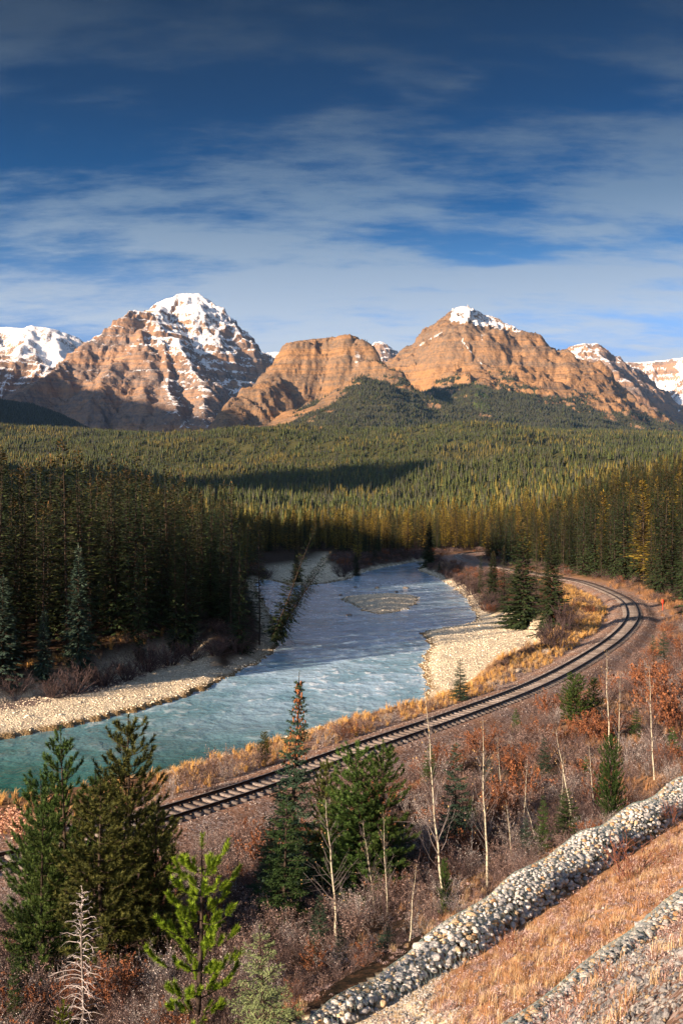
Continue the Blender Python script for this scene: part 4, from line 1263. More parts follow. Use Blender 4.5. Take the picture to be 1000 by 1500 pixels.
m_nspruce = leaf_material('near_spruce_needles', (0.012, 0.034, 0.022), (0.045, 0.085, 0.052))
m_npine = leaf_material('near_pine_needles', (0.018, 0.046, 0.010), (0.070, 0.125, 0.022))
m_nolive = leaf_material('olive_pine_needles', (0.024, 0.040, 0.009), (0.115, 0.125, 0.026))
m_bright = leaf_material('bright_pine_needles', (0.050, 0.095, 0.005), (0.19, 0.26, 0.014))
m_pale = leaf_material('pale_spruce_needles', (0.10, 0.145, 0.060), (0.235, 0.285, 0.135))
m_ngreen = leaf_material('green_spruce_needles', (0.014, 0.042, 0.010), (0.058, 0.110, 0.026))
Mc = Mat('cone_brown', 0.8); Mc.col(Mc.mix(Mc.island(), (0.16, 0.06, 0.025), (0.34, 0.14, 0.06))); m_cone = Mc.m

NEAR = {}
def near_kind(key, mat, seed, **k):
    v, f, tr, cn = near_tree(seed, **k)
    NEAR.setdefault(key, []).append({'crown': mesh_np('crown', v, f, [mat], attrs=None), 'trunk': tr.mesh('trunk', [m_bark]), 'cones': cn.mesh('cones', [m_cone]) if cn else None, 'H': k['H']})
near_kind('spire', m_nspruce, 201, H=7.5, rb=1.35, whorls=34, per=8, cones=True, sharp=1.15, needles=12, nl=0.06, nw=0.012, irregular=.12)
near_kind('green', m_ngreen, 202, H=6.0, rb=1.3, whorls=19, per=8, sharp=0.8, needles=14, nl=0.065, nw=0.012, irregular=.18, twig=.24)
near_kind('green', m_nspruce, 203, H=6.0, rb=1.25, whorls=18, per=8, sharp=0.85, needles=14, nl=0.065, nw=0.012, irregular=.2, twig=.24)
near_kind('pine', m_nolive, 204, H=6.5, rb=1.75, style='pine', whorls=19, per=7, bare=.08, sharp=.62, needles=70, nl=0.125, nw=0.009, twig=.26, irregular=.2)
near_kind('pine', m_npine, 205, H=6.5, rb=1.6, style='pine', whorls=19, per=7, bare=.05, sharp=.7, needles=70, nl=0.12, nw=0.009, twig=.26, irregular=.2)
near_kind('pine', m_npine, 206, H=5.5, rb=1.5, style='pine', whorls=18, per=7, bare=.03, sharp=.55, needles=60, nl=0.12, nw=0.009, twig=.26, irregular=.1)
near_kind('bright', m_bright, 207, H=3.9, rb=1.05, style='pine', whorls=7, per=5, bare=.12, sharp=.5, needles=220, nl=0.105, nw=0.0055, twig=.32, irregular=.15)
near_kind('pale', m_pale, 208, H=2.4, rb=0.85, whorls=11, per=7, bare=.03, sharp=.8, needles=26, nl=0.034, nw=0.0055, twig=.2, irregular=.1)

def place_near(key, i, px, base, top, z, label, name='pine_tree', group=None, wide=1.0, rz=None):
    """stand a tree so that its foot is at the photographed place"""
    D = None
    x, y = px, base
    kd = NEAR[key][i]
    # find ground point along the sight line
    zt = z
    for _ in range(12):
        p = at(px, base, zt); zt = 0.5 * zt + 0.5 * float(ground_z(np.array([p.x]), np.array([p.y]))[0])
    p = at(px, base, zt)
    h = (base - top) * (CAM_Z - zt) / (base - HOR)
    o = empty(name, (p.x, p.y, zt - 0.05), random.uniform(0, 6.28) if rz is None else rz)
    s = h / kd['H']; o.scale = (s * wide, s * wide, s)
    tag(o, label, 'tree', group)
    for part in ('crown', 'trunk', 'cones'):
        if kd.get(part): link(bpy.data.objects.new(part, kd[part]), o)
    print('%s H=%.1f D=%.0f z=%.1f' % (label[:30], h, p.y, zt))
    return o

place_near('spire', 0, 424, 1335, 982, 2, 'tall dark spruce spire with brown cones clustered round its tip, beside the track', 'spruce_tree', rz=0.4)
place_near('green', 0, 414, 1372, 1150, 3, 'dense green spruce just in front of the cone bearing spire', 'spruce_tree', wide=1.05)
place_near('pine', 0, 186, 1400, 1048, 3, 'tallest open crowned olive pine of the left foreground clump', wide=1.0, rz=1.1)
place_near('pine', 1, 100, 1425, 1064, 3, 'slender dark green pine at the left of the foreground clump', wide=0.8, rz=2.0)
place_near('pine', 0, 150, 1440, 1142, 3, 'bushy olive pine low between the two tall pines of the left clump', wide=1.25, rz=4.0)
place_near('pine', 2, 62, 1455, 1190, 3, 'dark green pine low at the left edge of the foreground clump', wide=1.0, rz=5.0)
place_near('pine', 0, 232, 1420, 1180, 3, 'ragged olive pine at the right side of the left foreground clump', wide=1.1, rz=2.7)
place_near('pine', 2, 520, 1335, 1088, 2, 'left of two dense dark pines standing together below the track', wide=1.1, rz=0.7)
place_near('pine', 1, 553, 1325, 1082, 2, 'right of two dense dark pines standing together below the track', wide=1.15, rz=3.7)
place_near('pine', 0, 478, 1330, 1110, 2, 'lighter olive pine between the cone bearing spruce and the paired pines', wide=0.8, rz=5.1)
place_near('green', 1, 468, 1410, 1305, 3, 'short dark spruce at the foot of the white birch', 'spruce_tree', wide=1.1)
place_near('green', 1, 667, 1258, 1082, 2, 'narrow dark blue green spruce behind the thin aspens', 'spruce_tree', wide=0.95)
place_near('green', 1, 797, 1150, 1078, 2, 'small blue green spruce among rusty shrubs on the slope', 'spruce_tree', wide=1.2)
place_near('green', 0, 832, 1238, 1150, 3, 'soft green spruce close behind the stone gabion wall', 'spruce_tree', wide=1.5)
place_near('green', 0, 793, 1252, 1160, 3, 'thin green spruce left of the soft green one behind the wall', 'spruce_tree', wide=0.8)
place_near('pine', 2, 895, 1215, 1074, 3, 'dark pine with upswept arms right behind the gabion wall', wide=0.75, rz=2.2)
place_near('pine', 2, 842, 1062, 985, 1, 'dark bushy pine below the track beside rusty leaved shrubs', wide=1.5, rz=1.3)
place_near('pine', 1, 868, 1058, 990, 1, 'ragged dark pine right of the bushy pine below the track', wide=1.2, rz=3.3)
place_near('green', 1, 972, 972, 922, 0, 'dark spruce at the right end of the slope near the track', 'spruce_tree', wide=1.4)
place_near('green', 1, 956, 965, 928, 0, 'small dark spruce left of the right edge spruce near the track', 'spruce_tree', wide=1.2)
place_near('green', 1, 673, 1027, 963, -1, 'lone blue green spruce between the track and the gravel bar', 'spruce_tree', wide=1.35)
place_near('bright', 0, 288, 1530, 1222, 5, 'bright yellow green young pine with upturned tufts in the foreground', wide=1.0, rz=0.9)
place_near('bright', 0, 88, 1560, 1465, 5, 'tip of a small bright green pine at the lower left edge', wide=0.8, rz=2.0)
place_near('pale', 0, 386, 1525, 1356, 5, 'pale green young spruce with a bare pointed leader', 'spruce_tree', wide=1.0)
place_near('green', 0, 30, 1460, 1330, 4, 'small green spruce at the lower left in front of the pine clump', 'spruce_tree', wide=0.8)
place_near('green', 0, 22, 1520, 1395, 4, 'sparse green spruce sapling at the bottom left corner', 'spruce_tree', wide=0.7)
place_near('pine', 1, 652, 1350, 1255, 5, 'small yellowish pine sapling against the gabion wall', wide=0.7)
place_near('pine', 2, 245, 1262, 1215, 1, 'little dark pine just below the ballast of the track', wide=1.2)
place_near('green', 1, 567, 1400, 1352, 4, 'low spreading grey green spruce near the end of the wall', 'spruce_tree', wide=2.4)
place_near('pine', 0, 388, 1120, 1070, 0, 'small yellow green pine on the river side of the track', wide=1.2)

place_near('pine', 2, 205, 1395, 1255, 3, 'dense dark pine filling the middle of the left foreground clump', wide=1.35, rz=0.2)
place_near('pine', 1, 128, 1400, 1130, 3, 'dark pine close behind the bushy olive one in the left clump', wide=1.1, rz=4.4)
place_near('pine', 2, 60, 1420, 1130, 3, 'dark green pine leftmost in the foreground clump', wide=0.9, rz=1.9)
place_near('pine', 1, 535, 1340, 1150, 2, 'short dark pine filling the gap between the paired pines', wide=1.5, rz=1.4)
place_near('green', 1, 395, 1345, 1200, 2, 'dark spruce at the left foot of the cone bearing spire', 'spruce_tree', wide=1.1)
for px, b, t, lb in ((628, 1150, 1088, 'small dark spruce left of the very tall thin aspen'), (716, 1160, 1108, 'small grey green spruce high on the shrubby slope'), (757, 1078, 1035, 'tiny dark spruce just below the ballast, right of centre'),
                     (770, 1262, 1196, 'small spruce behind the wall beside the slanting aspen'), (858, 1160, 1105, 'small dark spruce left of the pine with upswept arms'), (930, 1085, 1035, 'small spruce among rust bushes at the right'),
                     (690, 1215, 1165, 'little spruce right of the narrow dark spruce'), (590, 1265, 1190, 'little green spruce right of the paired pines'), (500, 1420, 1350, 'little dark spruce right of the white birch foot'), (986, 1120, 1060, 'small dark spruce at the right edge behind the wall')):
    place_near('green', random.randint(0, 1), px, b, t, 2, lb, 'spruce_tree', wide=1.25)

# trees placed by eye in the middle distance
def spot(px, base, top, kind, label, group=None, wide=1.0, z0=-0.8, tilt=None, name=None):
    zt = z0
    for _ in range(10):
        p = at(px, base, zt); zt = 0.5 * zt + 0.5 * float(ground_z(np.array([p.x]), np.array([p.y]))[0])
    p = at(px, base, zt); h = (base - top) * (CAM_Z - zt) / (base - HOR)
    return place_tree(kind, p.x, p.y, h, label, group, wide, zt - 0.1, name=name, tilt=tilt)
spot(765, 919, 768, 'wide', 'big dark spruce with sweeping skirts beside the gravel bar', wide=1.0)
spot(806, 921, 786, 'wide', 'second big dark spruce, right of the tallest one by the gravel bar', wide=1.0)
spot(738, 893, 800, 'spruce', 'dark spruce behind the big pair inside the track curve', wide=1.2)
spot(722, 880, 806, 'wide', 'green spruce left of the big pair inside the track curve', wide=0.9)
spot(703, 868, 812, 'spruce', 'slim spruce nearest the far bend of the track', wide=1.2)
spot(785, 885, 790, 'pine', 'pine showing between the two big spruces inside the curve', wide=1.2)
spot(628, 830, 764, 'wide', 'broad dark spruce at the far end of the river', wide=0.95)
spot(643, 838, 822, 'wide', 'tiny dark spruce on the bank at the far river end', wide=0.9)
spot(64, 1009, 893, 'blue', 'small blue green spruce standing free on the left bank', wide=0.9)
spot(115, 985, 800, 'blue', 'slender pale green spruce in front of the left wood', wide=0.8)
spot(203, 967, 798, 'spruce', 'slender spruce with a reddish top in front of the left wood', wide=0.95)
spot(258, 955, 768, 'spruce', 'tall slim spruce with a pale stem at the edge of the left wood', wide=0.9)
spot(2, 1003, 845, 'blue', 'bushy blue green spruce at the left edge of the picture', wide=1.25)
spot(276, 953, 912, 'blue', 'very small spruce above the shrubs of the left bank', wide=0.9)
spot(380, 945, 748, 'pine', 'tall ragged pine at the right end of the left bank wood', wide=1.0)
spot(350, 955, 770, 'spruce', 'dark spruce near the right end of the left bank wood', wide=1.05)
spot(434, 853, 800, 'wide', 'dark spruce left of the far gravel spit', wide=0.8)
spot(521, 843, 808, 'wide', 'dark spruce right of the far gravel spit', wide=0.9)
for k_, (bx_, by_, tx2, ty2, lb) in enumerate(((398, 935, 462, 768, 'leaning spruce hanging over the river, leftmost and highest of three'), (402, 932, 482, 800, 'leaning ragged spruce, lowest of three over the river'),
                                         (400, 930, 474, 812, 'thin leaning spruce between the two others over the river'))):
    p = at(bx_, by_, -1.2); m_ = (CAM_Z + 1.2) / (by_ - HOR)
    dx, dz_ = (tx2 - bx_) * m_, (by_ - ty2) * m_
    h = math.hypot(dx, dz_); an = math.atan2(dx, dz_)
    kd = KINDS['spruce'][[1, 3, 1][k_]]
    place_tree(kd, p.x, p.y - 0.3 * k_, h, lb, 'spruces leaning over the river', [1.15, 1.3, 1.0][k_], -1.5, name='leaning_spruce', tilt=(0.05 * k_, an, 0))

# ================================================================ bare aspens, dead tree, shrubs
def twig_plant(seed, H, W, stems=9, levels=2, sub=5, r0=0.012, leaf=0, leaf_s=0.02, upright=0.5, sides=3):
    r = np.random.default_rng(seed); m = MB()
    LP, LD = [], []
    def grow(p, d, L, rad, lev):
        n = 4; P = [p]; q = p.copy(); dd = d.copy()
        for _ in range(n):
            dd = dd + r.normal(0, 0.16, 3) + np.array([0, 0, 0.10 * upright]); dd /= np.linalg.norm(dd); q = q + dd * L / n; P.append(q)
        m.tube(P, np.linspace(rad, rad * 0.35, n + 1), sides, cap=False)
        P = np.array(P)
        if lev < levels:
            for k in range(sub):
                t = 0.25 + 0.75 * (k + r.random()) / sub; i = min(n - 1, int(t * n)); o = P[i] + (P[i + 1] - P[i]) * (t * n - i if t * n - i < 1 else 1)
                e = r.normal(0, 1, 3); e -= e @ dd * dd; e /= np.linalg.norm(e)
                nd = dd * 0.75 + e * 0.65 + np.array([0, 0, 0.2 * upright]); nd /= np.linalg.norm(nd)
                grow(o, nd, L * r.uniform(0.3, 0.55) * (1.15 - 0.5 * t), rad * 0.5, lev + 1)
        if leaf and lev >= levels - 1:
            for k in range(leaf):
                t = r.random(); i = min(n - 1, int(t * n)); LP.append(P[i] * (1 - (t * n - i)) + P[i + 1] * (t * n - i)); LD.append(r.normal(0, 1, 3))
    for s in range(stems):
        a = r.uniform(0, 6.28); w = W * math.sqrt(r.random()) * 0.8
        d = np.array([math.cos(a) * w, math.sin(a) * w, H * (0.7 + 0.3 * r.random())]); L = np.linalg.norm(d)
        grow(np.array([math.cos(a) * w * 0.15, math.sin(a) * w * 0.15, -0.05]), d / L, L * 0.9, r0, 0)
    if LP:
        P = np.array(LP); D = np.array(LD); D /= np.linalg.norm(D, axis=1)[:, None]
        s = leaf_s * r.uniform(0.6, 1.4, len(P))
        v, f = spray(P, D, r.normal(0, 1, (len(P), 3)), s * 1.6, s * 1.3)
        m.add(v, f, 1)
    return m
def twig_material(name, a, b):
    M = Mat(name, 0.9, 0.1); M.col(M.mix(M.island(), a, b)); return M.m
def lf_mat(name, a, b):
    M = Mat(name, 0.8, 0.15); M.col(M.mix(M.island(), a, b)); return M.m
m_tw_purple = twig_material('purple_twigs', (0.030, 0.021, 0.021), (0.125, 0.092, 0.095))
m_tw_grey = twig_material('grey_twigs', (0.08, 0.07, 0.072), (0.26, 0.235, 0.24))
m_tw_red = twig_material('red_twigs', (0.10, 0.04, 0.03), (0.24, 0.11, 0.08))
m_lf_pink = lf_mat('frosted_leaves', (0.12, 0.068, 0.048), (0.38, 0.29, 0.27))
m_lf_rust = lf_mat('rust_leaves', (0.09, 0.034, 0.016), (0.27, 0.115, 0.055))
m_lf_white = lf_mat('seed_heads', (0.45, 0.40, 0.38), (0.75, 0.72, 0.70))
m_lf_peach = lf_mat('peach_leaves', (0.45, 0.22, 0.14), (0.72, 0.47, 0.35))
BUSH = {
    'purple': [twig_plant(300 + i, 1.0, 0.75, 13, 2, 6, 0.008, 1, 0.011).mesh('shrub', [m_tw_purple, m_lf_pink]) for i in range(3)],
    'grey': [twig_plant(310 + i, 1.0, 0.7, 13, 2, 6, 0.008, 1, 0.012).mesh('shrub', [m_tw_grey, m_lf_white]) for i in range(2)],
    'rust': [twig_plant(320 + i, 1.0, 0.75, 12, 2, 5, 0.009, 4, 0.026).mesh('shrub', [m_tw_red, m_lf_rust]) for i in range(2)],
    'pink': [twig_plant(330 + i, 1.0, 0.7, 12, 2, 6, 0.008, 2, 0.016).mesh('shrub', [m_tw_purple, m_lf_pink]) for i in range(2)],
    'peach': [twig_plant(340, 1.0, 0.8, 13, 2, 5, 0.008, 5, 0.026).mesh('shrub', [m_tw_red, m_lf_peach])],
    'willow': [twig_plant(350 + i, 1.0, 0.8, 26, 2, 6, 0.012, 0, 0.02, 0.8).mesh('shrub', [m_tw_purple, m_lf_pink]) for i in range(3)],
    'redtwig': [twig_plant(360, 1.0, 0.75, 16, 1, 5, 0.011, 1, 0.02, 0.6, 4).mesh('shrub', [m_tw_red, m_lf_rust])],
}
def ground_at(px, base, z0=0.0):
    zt = z0
    for _ in range(12):
        p = at(px, base, zt); zt = 0.5 * zt + 0.5 * float(ground_z(np.array([p.x]), np.array([p.y]))[0])
    return at(px, base, zt), (CAM_Z - zt) / (base - HOR)
def place_bush(kind, px, base, top, wpx, label, group=None, i=None, z0=0.0, name='shrub'):
    p, m = ground_at(px, base, z0)
    me = random.choice(BUSH[kind]) if i is None else BUSH[kind][i]
    o = bpy.data.objects.new(name, me); link(o)
    o.location = (p.x, p.y, p.z - 0.05); h = (base - top) * m; w = wpx * m / 1.35
    o.scale = (w, w, h); o.rotation_euler = (0, 0, random.uniform(0, 6.28))
    return tag(o, label, 'shrub', group)
for px, b, t, w, lb in ((20, 1022, 985, 75, 'grey brown willow shrub at the left edge of the gravel shore'), (75, 1022, 994, 60, 'low straw coloured shrub below the free standing spruce'), (110, 1016, 972, 75, 'round purple willow shrub right of the free standing spruce'),
                        (150, 1005, 968, 75, 'second purple willow right of the free standing spruce'), (185, 996, 962, 70, 'purple willow in the middle of the left shore'), (215, 985, 942, 70, 'tall greyish willow on the left shore'),
                        (250, 975, 938, 70, 'dense willow below the slender red topped spruce'), (285, 968, 940, 60, 'willow clump towards the right of the left shore'), (315, 960, 930, 55, 'small purple willow near the end of the left shore'), (350, 958, 932, 50, 'last willow at the foot of the leaning spruces')):
    place_bush('willow', px, b, t, w, lb, 'willow shrubs along the left shore', z0=-1.5)
for px, b, t, w, lb in ((712, 893, 862, 62, 'round purple willow at the water edge by the gravel bar'), (690, 872, 846, 50, 'purple willow left of the round one at the water edge'), (672, 858, 838, 34, 'small willow on the far right bank'),
                        (818, 952, 905, 60, 'brown shrub at the right end of the gravel bar'), (796, 942, 915, 40, 'low brown shrub under the big spruces'), (828, 925, 880, 45, 'reddish shrub between big spruce and track'),
                        (655, 848, 834, 26, 'tiny brown shrub on the far right bank'), (610, 818, 804, 30, 'small brown shrub at the far river end'), (500, 845, 824, 44, 'willow on the far gravel spit'), (390, 848, 832, 40, 'willow left of the far gravel spit')):
    place_bush('willow', px, b, t, w, lb, 'bare shrubs round the river bend', z0=-1)
for k_, (px, b, t, w) in enumerate(((255, 1172, 1125, 60), (283, 1165, 1112, 50), (310, 1158, 1096, 55), (332, 1150, 1104, 40), (362, 1130, 1098, 45), (385, 1124, 1090, 45), (470, 1092, 1062, 45), (500, 1082, 1052, 50), (535, 1070, 1046, 50), (570, 1060, 1040, 45), (632, 1040, 1020, 30), (708, 1018, 1000, 30), (728, 1010, 992, 26))):
    place_bush('pink' if k_ % 3 else 'grey', px, b, t, w, ['frosted pinkish', 'pale grey', 'dull purple'][k_ % 3] + ' shrub on the river side of the track, number counted along the rail from the left pines'.replace(', number counted along the rail from the left pines', ['', ', behind the pine tip', ', tallest on this stretch', ', beside the tallest', ', before the cone spruce', ', touching the cone spruce', ', just past the cone spruce', ', in the middle stretch', ', on the long middle stretch', ', where the gravel bar begins', ', near the lone blue spruce', ', right of the lone blue spruce', ', last before the golden bank'][k_]), 'shrubs between track and river', z0=-1)
for px, b, t, w, lb in ((28, 1238, 1176, 110, 'large peach coloured leafy shrub by the track at the left edge'), (75, 1232, 1190, 50, 'smaller peach coloured shrub right of the large one')):
    place_bush('peach', px, b, t, w, lb, z0=-1)
for px, b, t, w, lb in ((965, 1055, 965, 95, 'broad rust leaved bush at the right edge of the slope'), (1000, 1090, 1010, 90, 'rust leaved bush cut by the right edge'), (760, 1190, 1112, 75, 'rust leaved bush among the thin aspens'), (735, 1225, 1150, 55, 'dark rust leaved bush beside the narrow spruce'),
                        (870, 1090, 1035, 60, 'rust leaved bush below the dark pines'), (808, 1060, 1012, 50, 'small rust leaved bush by the track'), (690, 1260, 1205, 50, 'rusty bush behind the tall aspen')):
    place_bush('rust', px, b, t, w, lb, z0=1)
place_bush('redtwig', 925, 1292, 1215, 110, 'dark red twiggy shrub in front of the gabion wall', z0=6)
place_bush('redtwig', 757, 1402, 1358, 60, 'small red twiggy shrub at the foot of the gabion wall', z0=6)
place_bush('redtwig', 985, 1210, 1165, 60, 'red twiggy shrub beside the far end of the wall', z0=6)

def aspen(seed, H):
    r = np.random.default_rng(seed); t = MB(); br = MB()
    z = np.linspace(0, H, 10); bx = np.cumsum(r.normal(0, 0.02 * H / 4, 10)); by = np.cumsum(r.normal(0, 0.02 * H / 4, 10))
    P = np.stack([bx, by, z], -1); t.tube(P, np.interp(z, [0, H], [0.0085 * H + 0.008, 0.004]), 6)
    LP = []
    for k in range(int(20 + 4 * H)):
        u = r.uniform(0.2, 0.98); p0 = np.array([np.interp(u * H, z, P[:, c]) for c in range(3)])
        a = r.uniform(0, 6.28); L = H * 0.22 * (1.1 - u) * r.uniform(0.5, 1.2) + 0.1
        d = np.array([math.cos(a), math.sin(a), 1.1]); d /= np.linalg.norm(d)
        Q = [p0 + d * L * s + np.array([0, 0, 0.15 * L * s * s]) + r.normal(0, 0.02 * L, 3) for s in (0, .35, .7, 1)]
        br.tube(Q, [0.009, 0.007, 0.005, 0.003], 3, cap=False)
        for q in range(3):
            s = r.uniform(.3, 1); o = Q[0] + (Q[3] - Q[0]) * s; e = d + r.normal(0, .5, 3); br.tube([o, o + e * L * 0.3], [0.004, 0.002], 3, cap=False); LP.append(o + e * L * 0.3)
    LP = np.array(LP); D = r.normal(0, 1, LP.shape); D /= np.linalg.norm(D, axis=1)[:, None]
    keep = r.random(len(LP)) < 0.35
    v, f = spray(LP[keep], D[keep], r.normal(0, 1, (keep.sum(), 3)), np.full(keep.sum(), .05), np.full(keep.sum(), .04))
    lf = MB(); lf.add(v, f)
    return t, br, lf
Mw = Mat('pale_aspen_bark', 0.8, 0.1); p = Mw.objc()
Mw.col(Mw.mix(Mw.rng(Mw.noise(p, 5, 4, 0.6, sc=(1, 1, 2.5)), 0.50, 0.66), (0.40, 0.38, 0.30), (0.07, 0.06, 0.05))); m_aspen = Mw.m
m_lf_yel = lf_mat('dry_aspen_leaves', (0.34, 0.20, 0.07), (0.55, 0.40, 0.20))
ASP = []
for i in range(4):
    t_, b_, l_ = aspen(400 + i, 5.0); ASP.append((t_.mesh('trunk', [m_aspen]), b_.mesh('branches', [m_tw_grey]), l_.mesh('leaves', [m_lf_yel])))
for k_, (px, b, t, lean, thick, lb) in enumerate((
        (496, 1386, 1168, -0.06, 1.5, 'white stemmed birch sapling with spreading twigs in front of the paired pines'), (716, 1302, 1048, -0.05, 1.3, 'straight pale aspen, the tallest just behind the gabion wall'),
        (653, 1348, 1004, -0.07, 1.2, 'very tall thin aspen rising past the track from the small yellowish pine'), (788, 1244, 1160, -0.3, 1.3, 'short slanting pale aspen stem behind the wall'),
        (842, 1222, 1062, -0.16, 1.4, 'pale aspen leaning left beside the soft green spruce'), (893, 1092, 950, -0.03, 1.6, 'tall pale aspen crossing the track curve below the bend'),
        (958, 1142, 972, -0.03, 1.2, 'thin aspen near the right edge behind the wall'), (751, 1274, 1170, -0.1, 1.0, 'thin aspen between the tallest and the slanting one'),
        (551, 1342, 1198, -0.12, 0.9, 'left of two thin stems before the paired pines'), (568, 1344, 1188, -0.05, 0.9, 'right of two thin stems before the paired pines'),
        (872, 1200, 1085, -0.08, 1.0, 'thin aspen left of the dark pine with upswept arms'), (820, 1200, 1100, 0.05, 0.9, 'thin grey aspen left of the leaning pale one'),
        (905, 1120, 985, 0.04, 1.0, 'thin aspen right of the tall one below the bend'), (690, 1272, 1128, 0.03, 0.8, 'thin aspen beside the rusty bush'), (625, 1300, 1180, 0.1, 0.8, 'thin bare sapling left of the very tall aspen'),
        (765, 1230, 1110, 0.06, 0.9, 'bare sapling standing in the rust leaved bush'), (735, 1180, 1080, -0.04, 0.8, 'bare sapling high on the shrubby slope'), (600, 1390, 1262, 0.08, 0.9, 'bare forked sapling near the low spreading spruce'))):
    p, m = ground_at(px, b, 3); h = (b - t) * m
    o = empty('aspen_tree', (p.x, p.y, p.z - 0.05), 0); o.rotation_euler = (random.uniform(-.04, .04), lean, random.uniform(-0.4, 0.4)); s = h / 5.0; w = (0.55 + 0.45 * s)
    o.scale = (w * thick * 0.6, w * thick * 0.6, s); tag(o, lb, 'tree')
    for nm, me in zip(('trunk', 'branches', 'leaves'), ASP[k_ % 4]): link(bpy.data.objects.new(nm, me), o)

# dead grey tree
def dead_tree(seed, H):
    r = np.random.default_rng(seed); t = MB(); br = MB()
    z = np.linspace(0, H, 10); P = np.stack([0.02 * np.sin(z * 2), 0.02 * np.cos(z * 1.7), z], -1); t.tube(P, np.interp(z, [0, H], [0.035, 0.006]), 7)
    for k in range(96):
        u = 0.04 + 0.95 * k / 96; a = k * 2.4 + r.normal(0, .3); L = (0.15 + 0.72 * (1 - u)) * r.uniform(0.6, 1.15)
        up = 0.55 * u - 0.05; n = 6; tt = np.linspace(0, 1, n)
        Q = np.stack([math.cos(a) * L * tt, math.sin(a) * L * tt, u * H + L * (up * tt + 0.25 * tt - (0.65 - 0.4 * u) * tt ** 2)], -1) + r.normal(0, 0.012, (n, 3))
        br.tube(Q, np.linspace(0.0085, 0.003, n), 4, cap=False)
        for q in range(4):
            i = r.integers(2, n); e = np.array([math.cos(a + r.normal(0, 1)), math.sin(a + r.normal(0, 1)), r.normal(-.2, .3)]); l = L * r.uniform(0.15, 0.35)
            br.tube([Q[i], Q[i] + e * l], [0.004, 0.002], 3, cap=False)
    return t, br
p, m = ground_at(120, 1520, 5); h = (1520 - 1300) * m
t_, b_ = dead_tree(5, h)
o = empty('dead_tree', (p.x, p.y, p.z - 0.05)); tag(o, 'dead grey spruce with bare drooping branches in the left foreground', 'dead tree')
m_dead = twig_material('dead_wood', (0.34, 0.31, 0.31), (0.60, 0.56, 0.56))
t_.build('trunk', [bark_material('dead_bark', (0.10, 0.085, 0.08), (0.28, 0.25, 0.24), 8)], o); b_.build('branches', [m_dead], o)

# ================================================================ undergrowth nobody could count
def area_points(n, x0, x1, y0, y1, seed):
    r = np.random.default_rng(seed); return r.uniform(x0, x1, n), r.uniform(y0, y1, n)
X, Y = area_points(30000, -22, 62, 14, 130, 8)
Z, TD, RD, FL, G, GS, _, _ = ground_z(X, Y, True)
dens = np.clip(1.25 - Y / 120, 0.25, 1) * np.where(Y < 32, 1.6, np.where(Y < 45, 0.9, 0.5))
nz_ = fbm(X / 5, Y / 5, 3, 90)
keep = (np.abs(X / Y) < 0.42) & (G > 0.8) & (TD > 4.6 + 1.5 * nz_) & (RD > 1.5) & (RNG.random(len(X)) < dens * 0.55) & ~((RD < 60) & (TD > 4) & (TD < 60) & (X < np.interp(Y, TRACK[:, 1], TRACK[:, 0])) & (Y > 34))
keep &= ~((GS > 11) & (nz_ > 0.34) & (G < 26))
X, Y, Z, G, GS, nz_ = X[keep], Y[keep], Z[keep], G[keep], GS[keep], nz_[keep]
und = source_collection('undergrowth_kinds', BUSH['purple'] + BUSH['grey'] + BUSH['pink'] + BUSH['rust'])
rn_ = RNG.random(len(X))
k = np.where(rn_ < .42, RNG.integers(0, 3, len(X)), np.where(rn_ < .62, RNG.integers(3, 5, len(X)), np.where(rn_ < .95, RNG.integers(5, 7, len(X)), RNG.integers(7, 9, len(X)))))
k = np.where((nz_ > 0.12) & (GS > 12) & (RNG.random(len(X)) < .38), RNG.integers(7, 9, len(X)), k)
s = RNG.uniform(0.5, 1.15, len(X)) * np.interp(G, [1, 4, 12], [0.6, 0.95, 1.2]) * np.interp(Y, [30, 90], [1, 1.5])
scatter('undergrowth', np.stack([X, Y, Z - 0.03], -1), k, und, RNG.uniform(0, 6.28, len(X)), np.stack([s, s, s * RNG.uniform(.8, 1.2, len(X))], -1), 'dense tangle of bare purple and frosted shrubs on the slope')
print('undergrowth', len(X))

# brush along the banks and the edge of the wood
X, Y = area_points(26000, -75, 75, 60, 340, 58)
Z, TD, RD, FL, G, GS, _, _ = ground_z(X, Y, True); nz_ = fbm(X / 9, Y / 9, 3, 94)
inn = X < np.interp(Y, TRACK[:, 1], TRACK[:, 0])
keep = (np.abs(X / Y) < .42) & (FL < .15) & (TD > 5.5) & (RD > np.where(X < -5, 3.0, 1.5)) & (inn | (TD < 14)) & ((RD < 16 + 8 * nz_) | (TD < 14)) & (Y > 95) & (RNG.random(len(X)) < .30)
X, Y, Z = X[keep], Y[keep], Z[keep]; s = RNG.uniform(.9, 2.0, len(X))
scatter('undergrowth', np.stack([X, Y, Z - .05], -1), RNG.choice([0, 1, 2, 5, 6, 7], len(X), p=[.25, .25, .2, .1, .1, .1]), und, RNG.uniform(0, 6.28, len(X)), np.stack([s, s, s * .8], -1), 'bare brush along the river banks and wood edges')
print('bank brush', len(X))

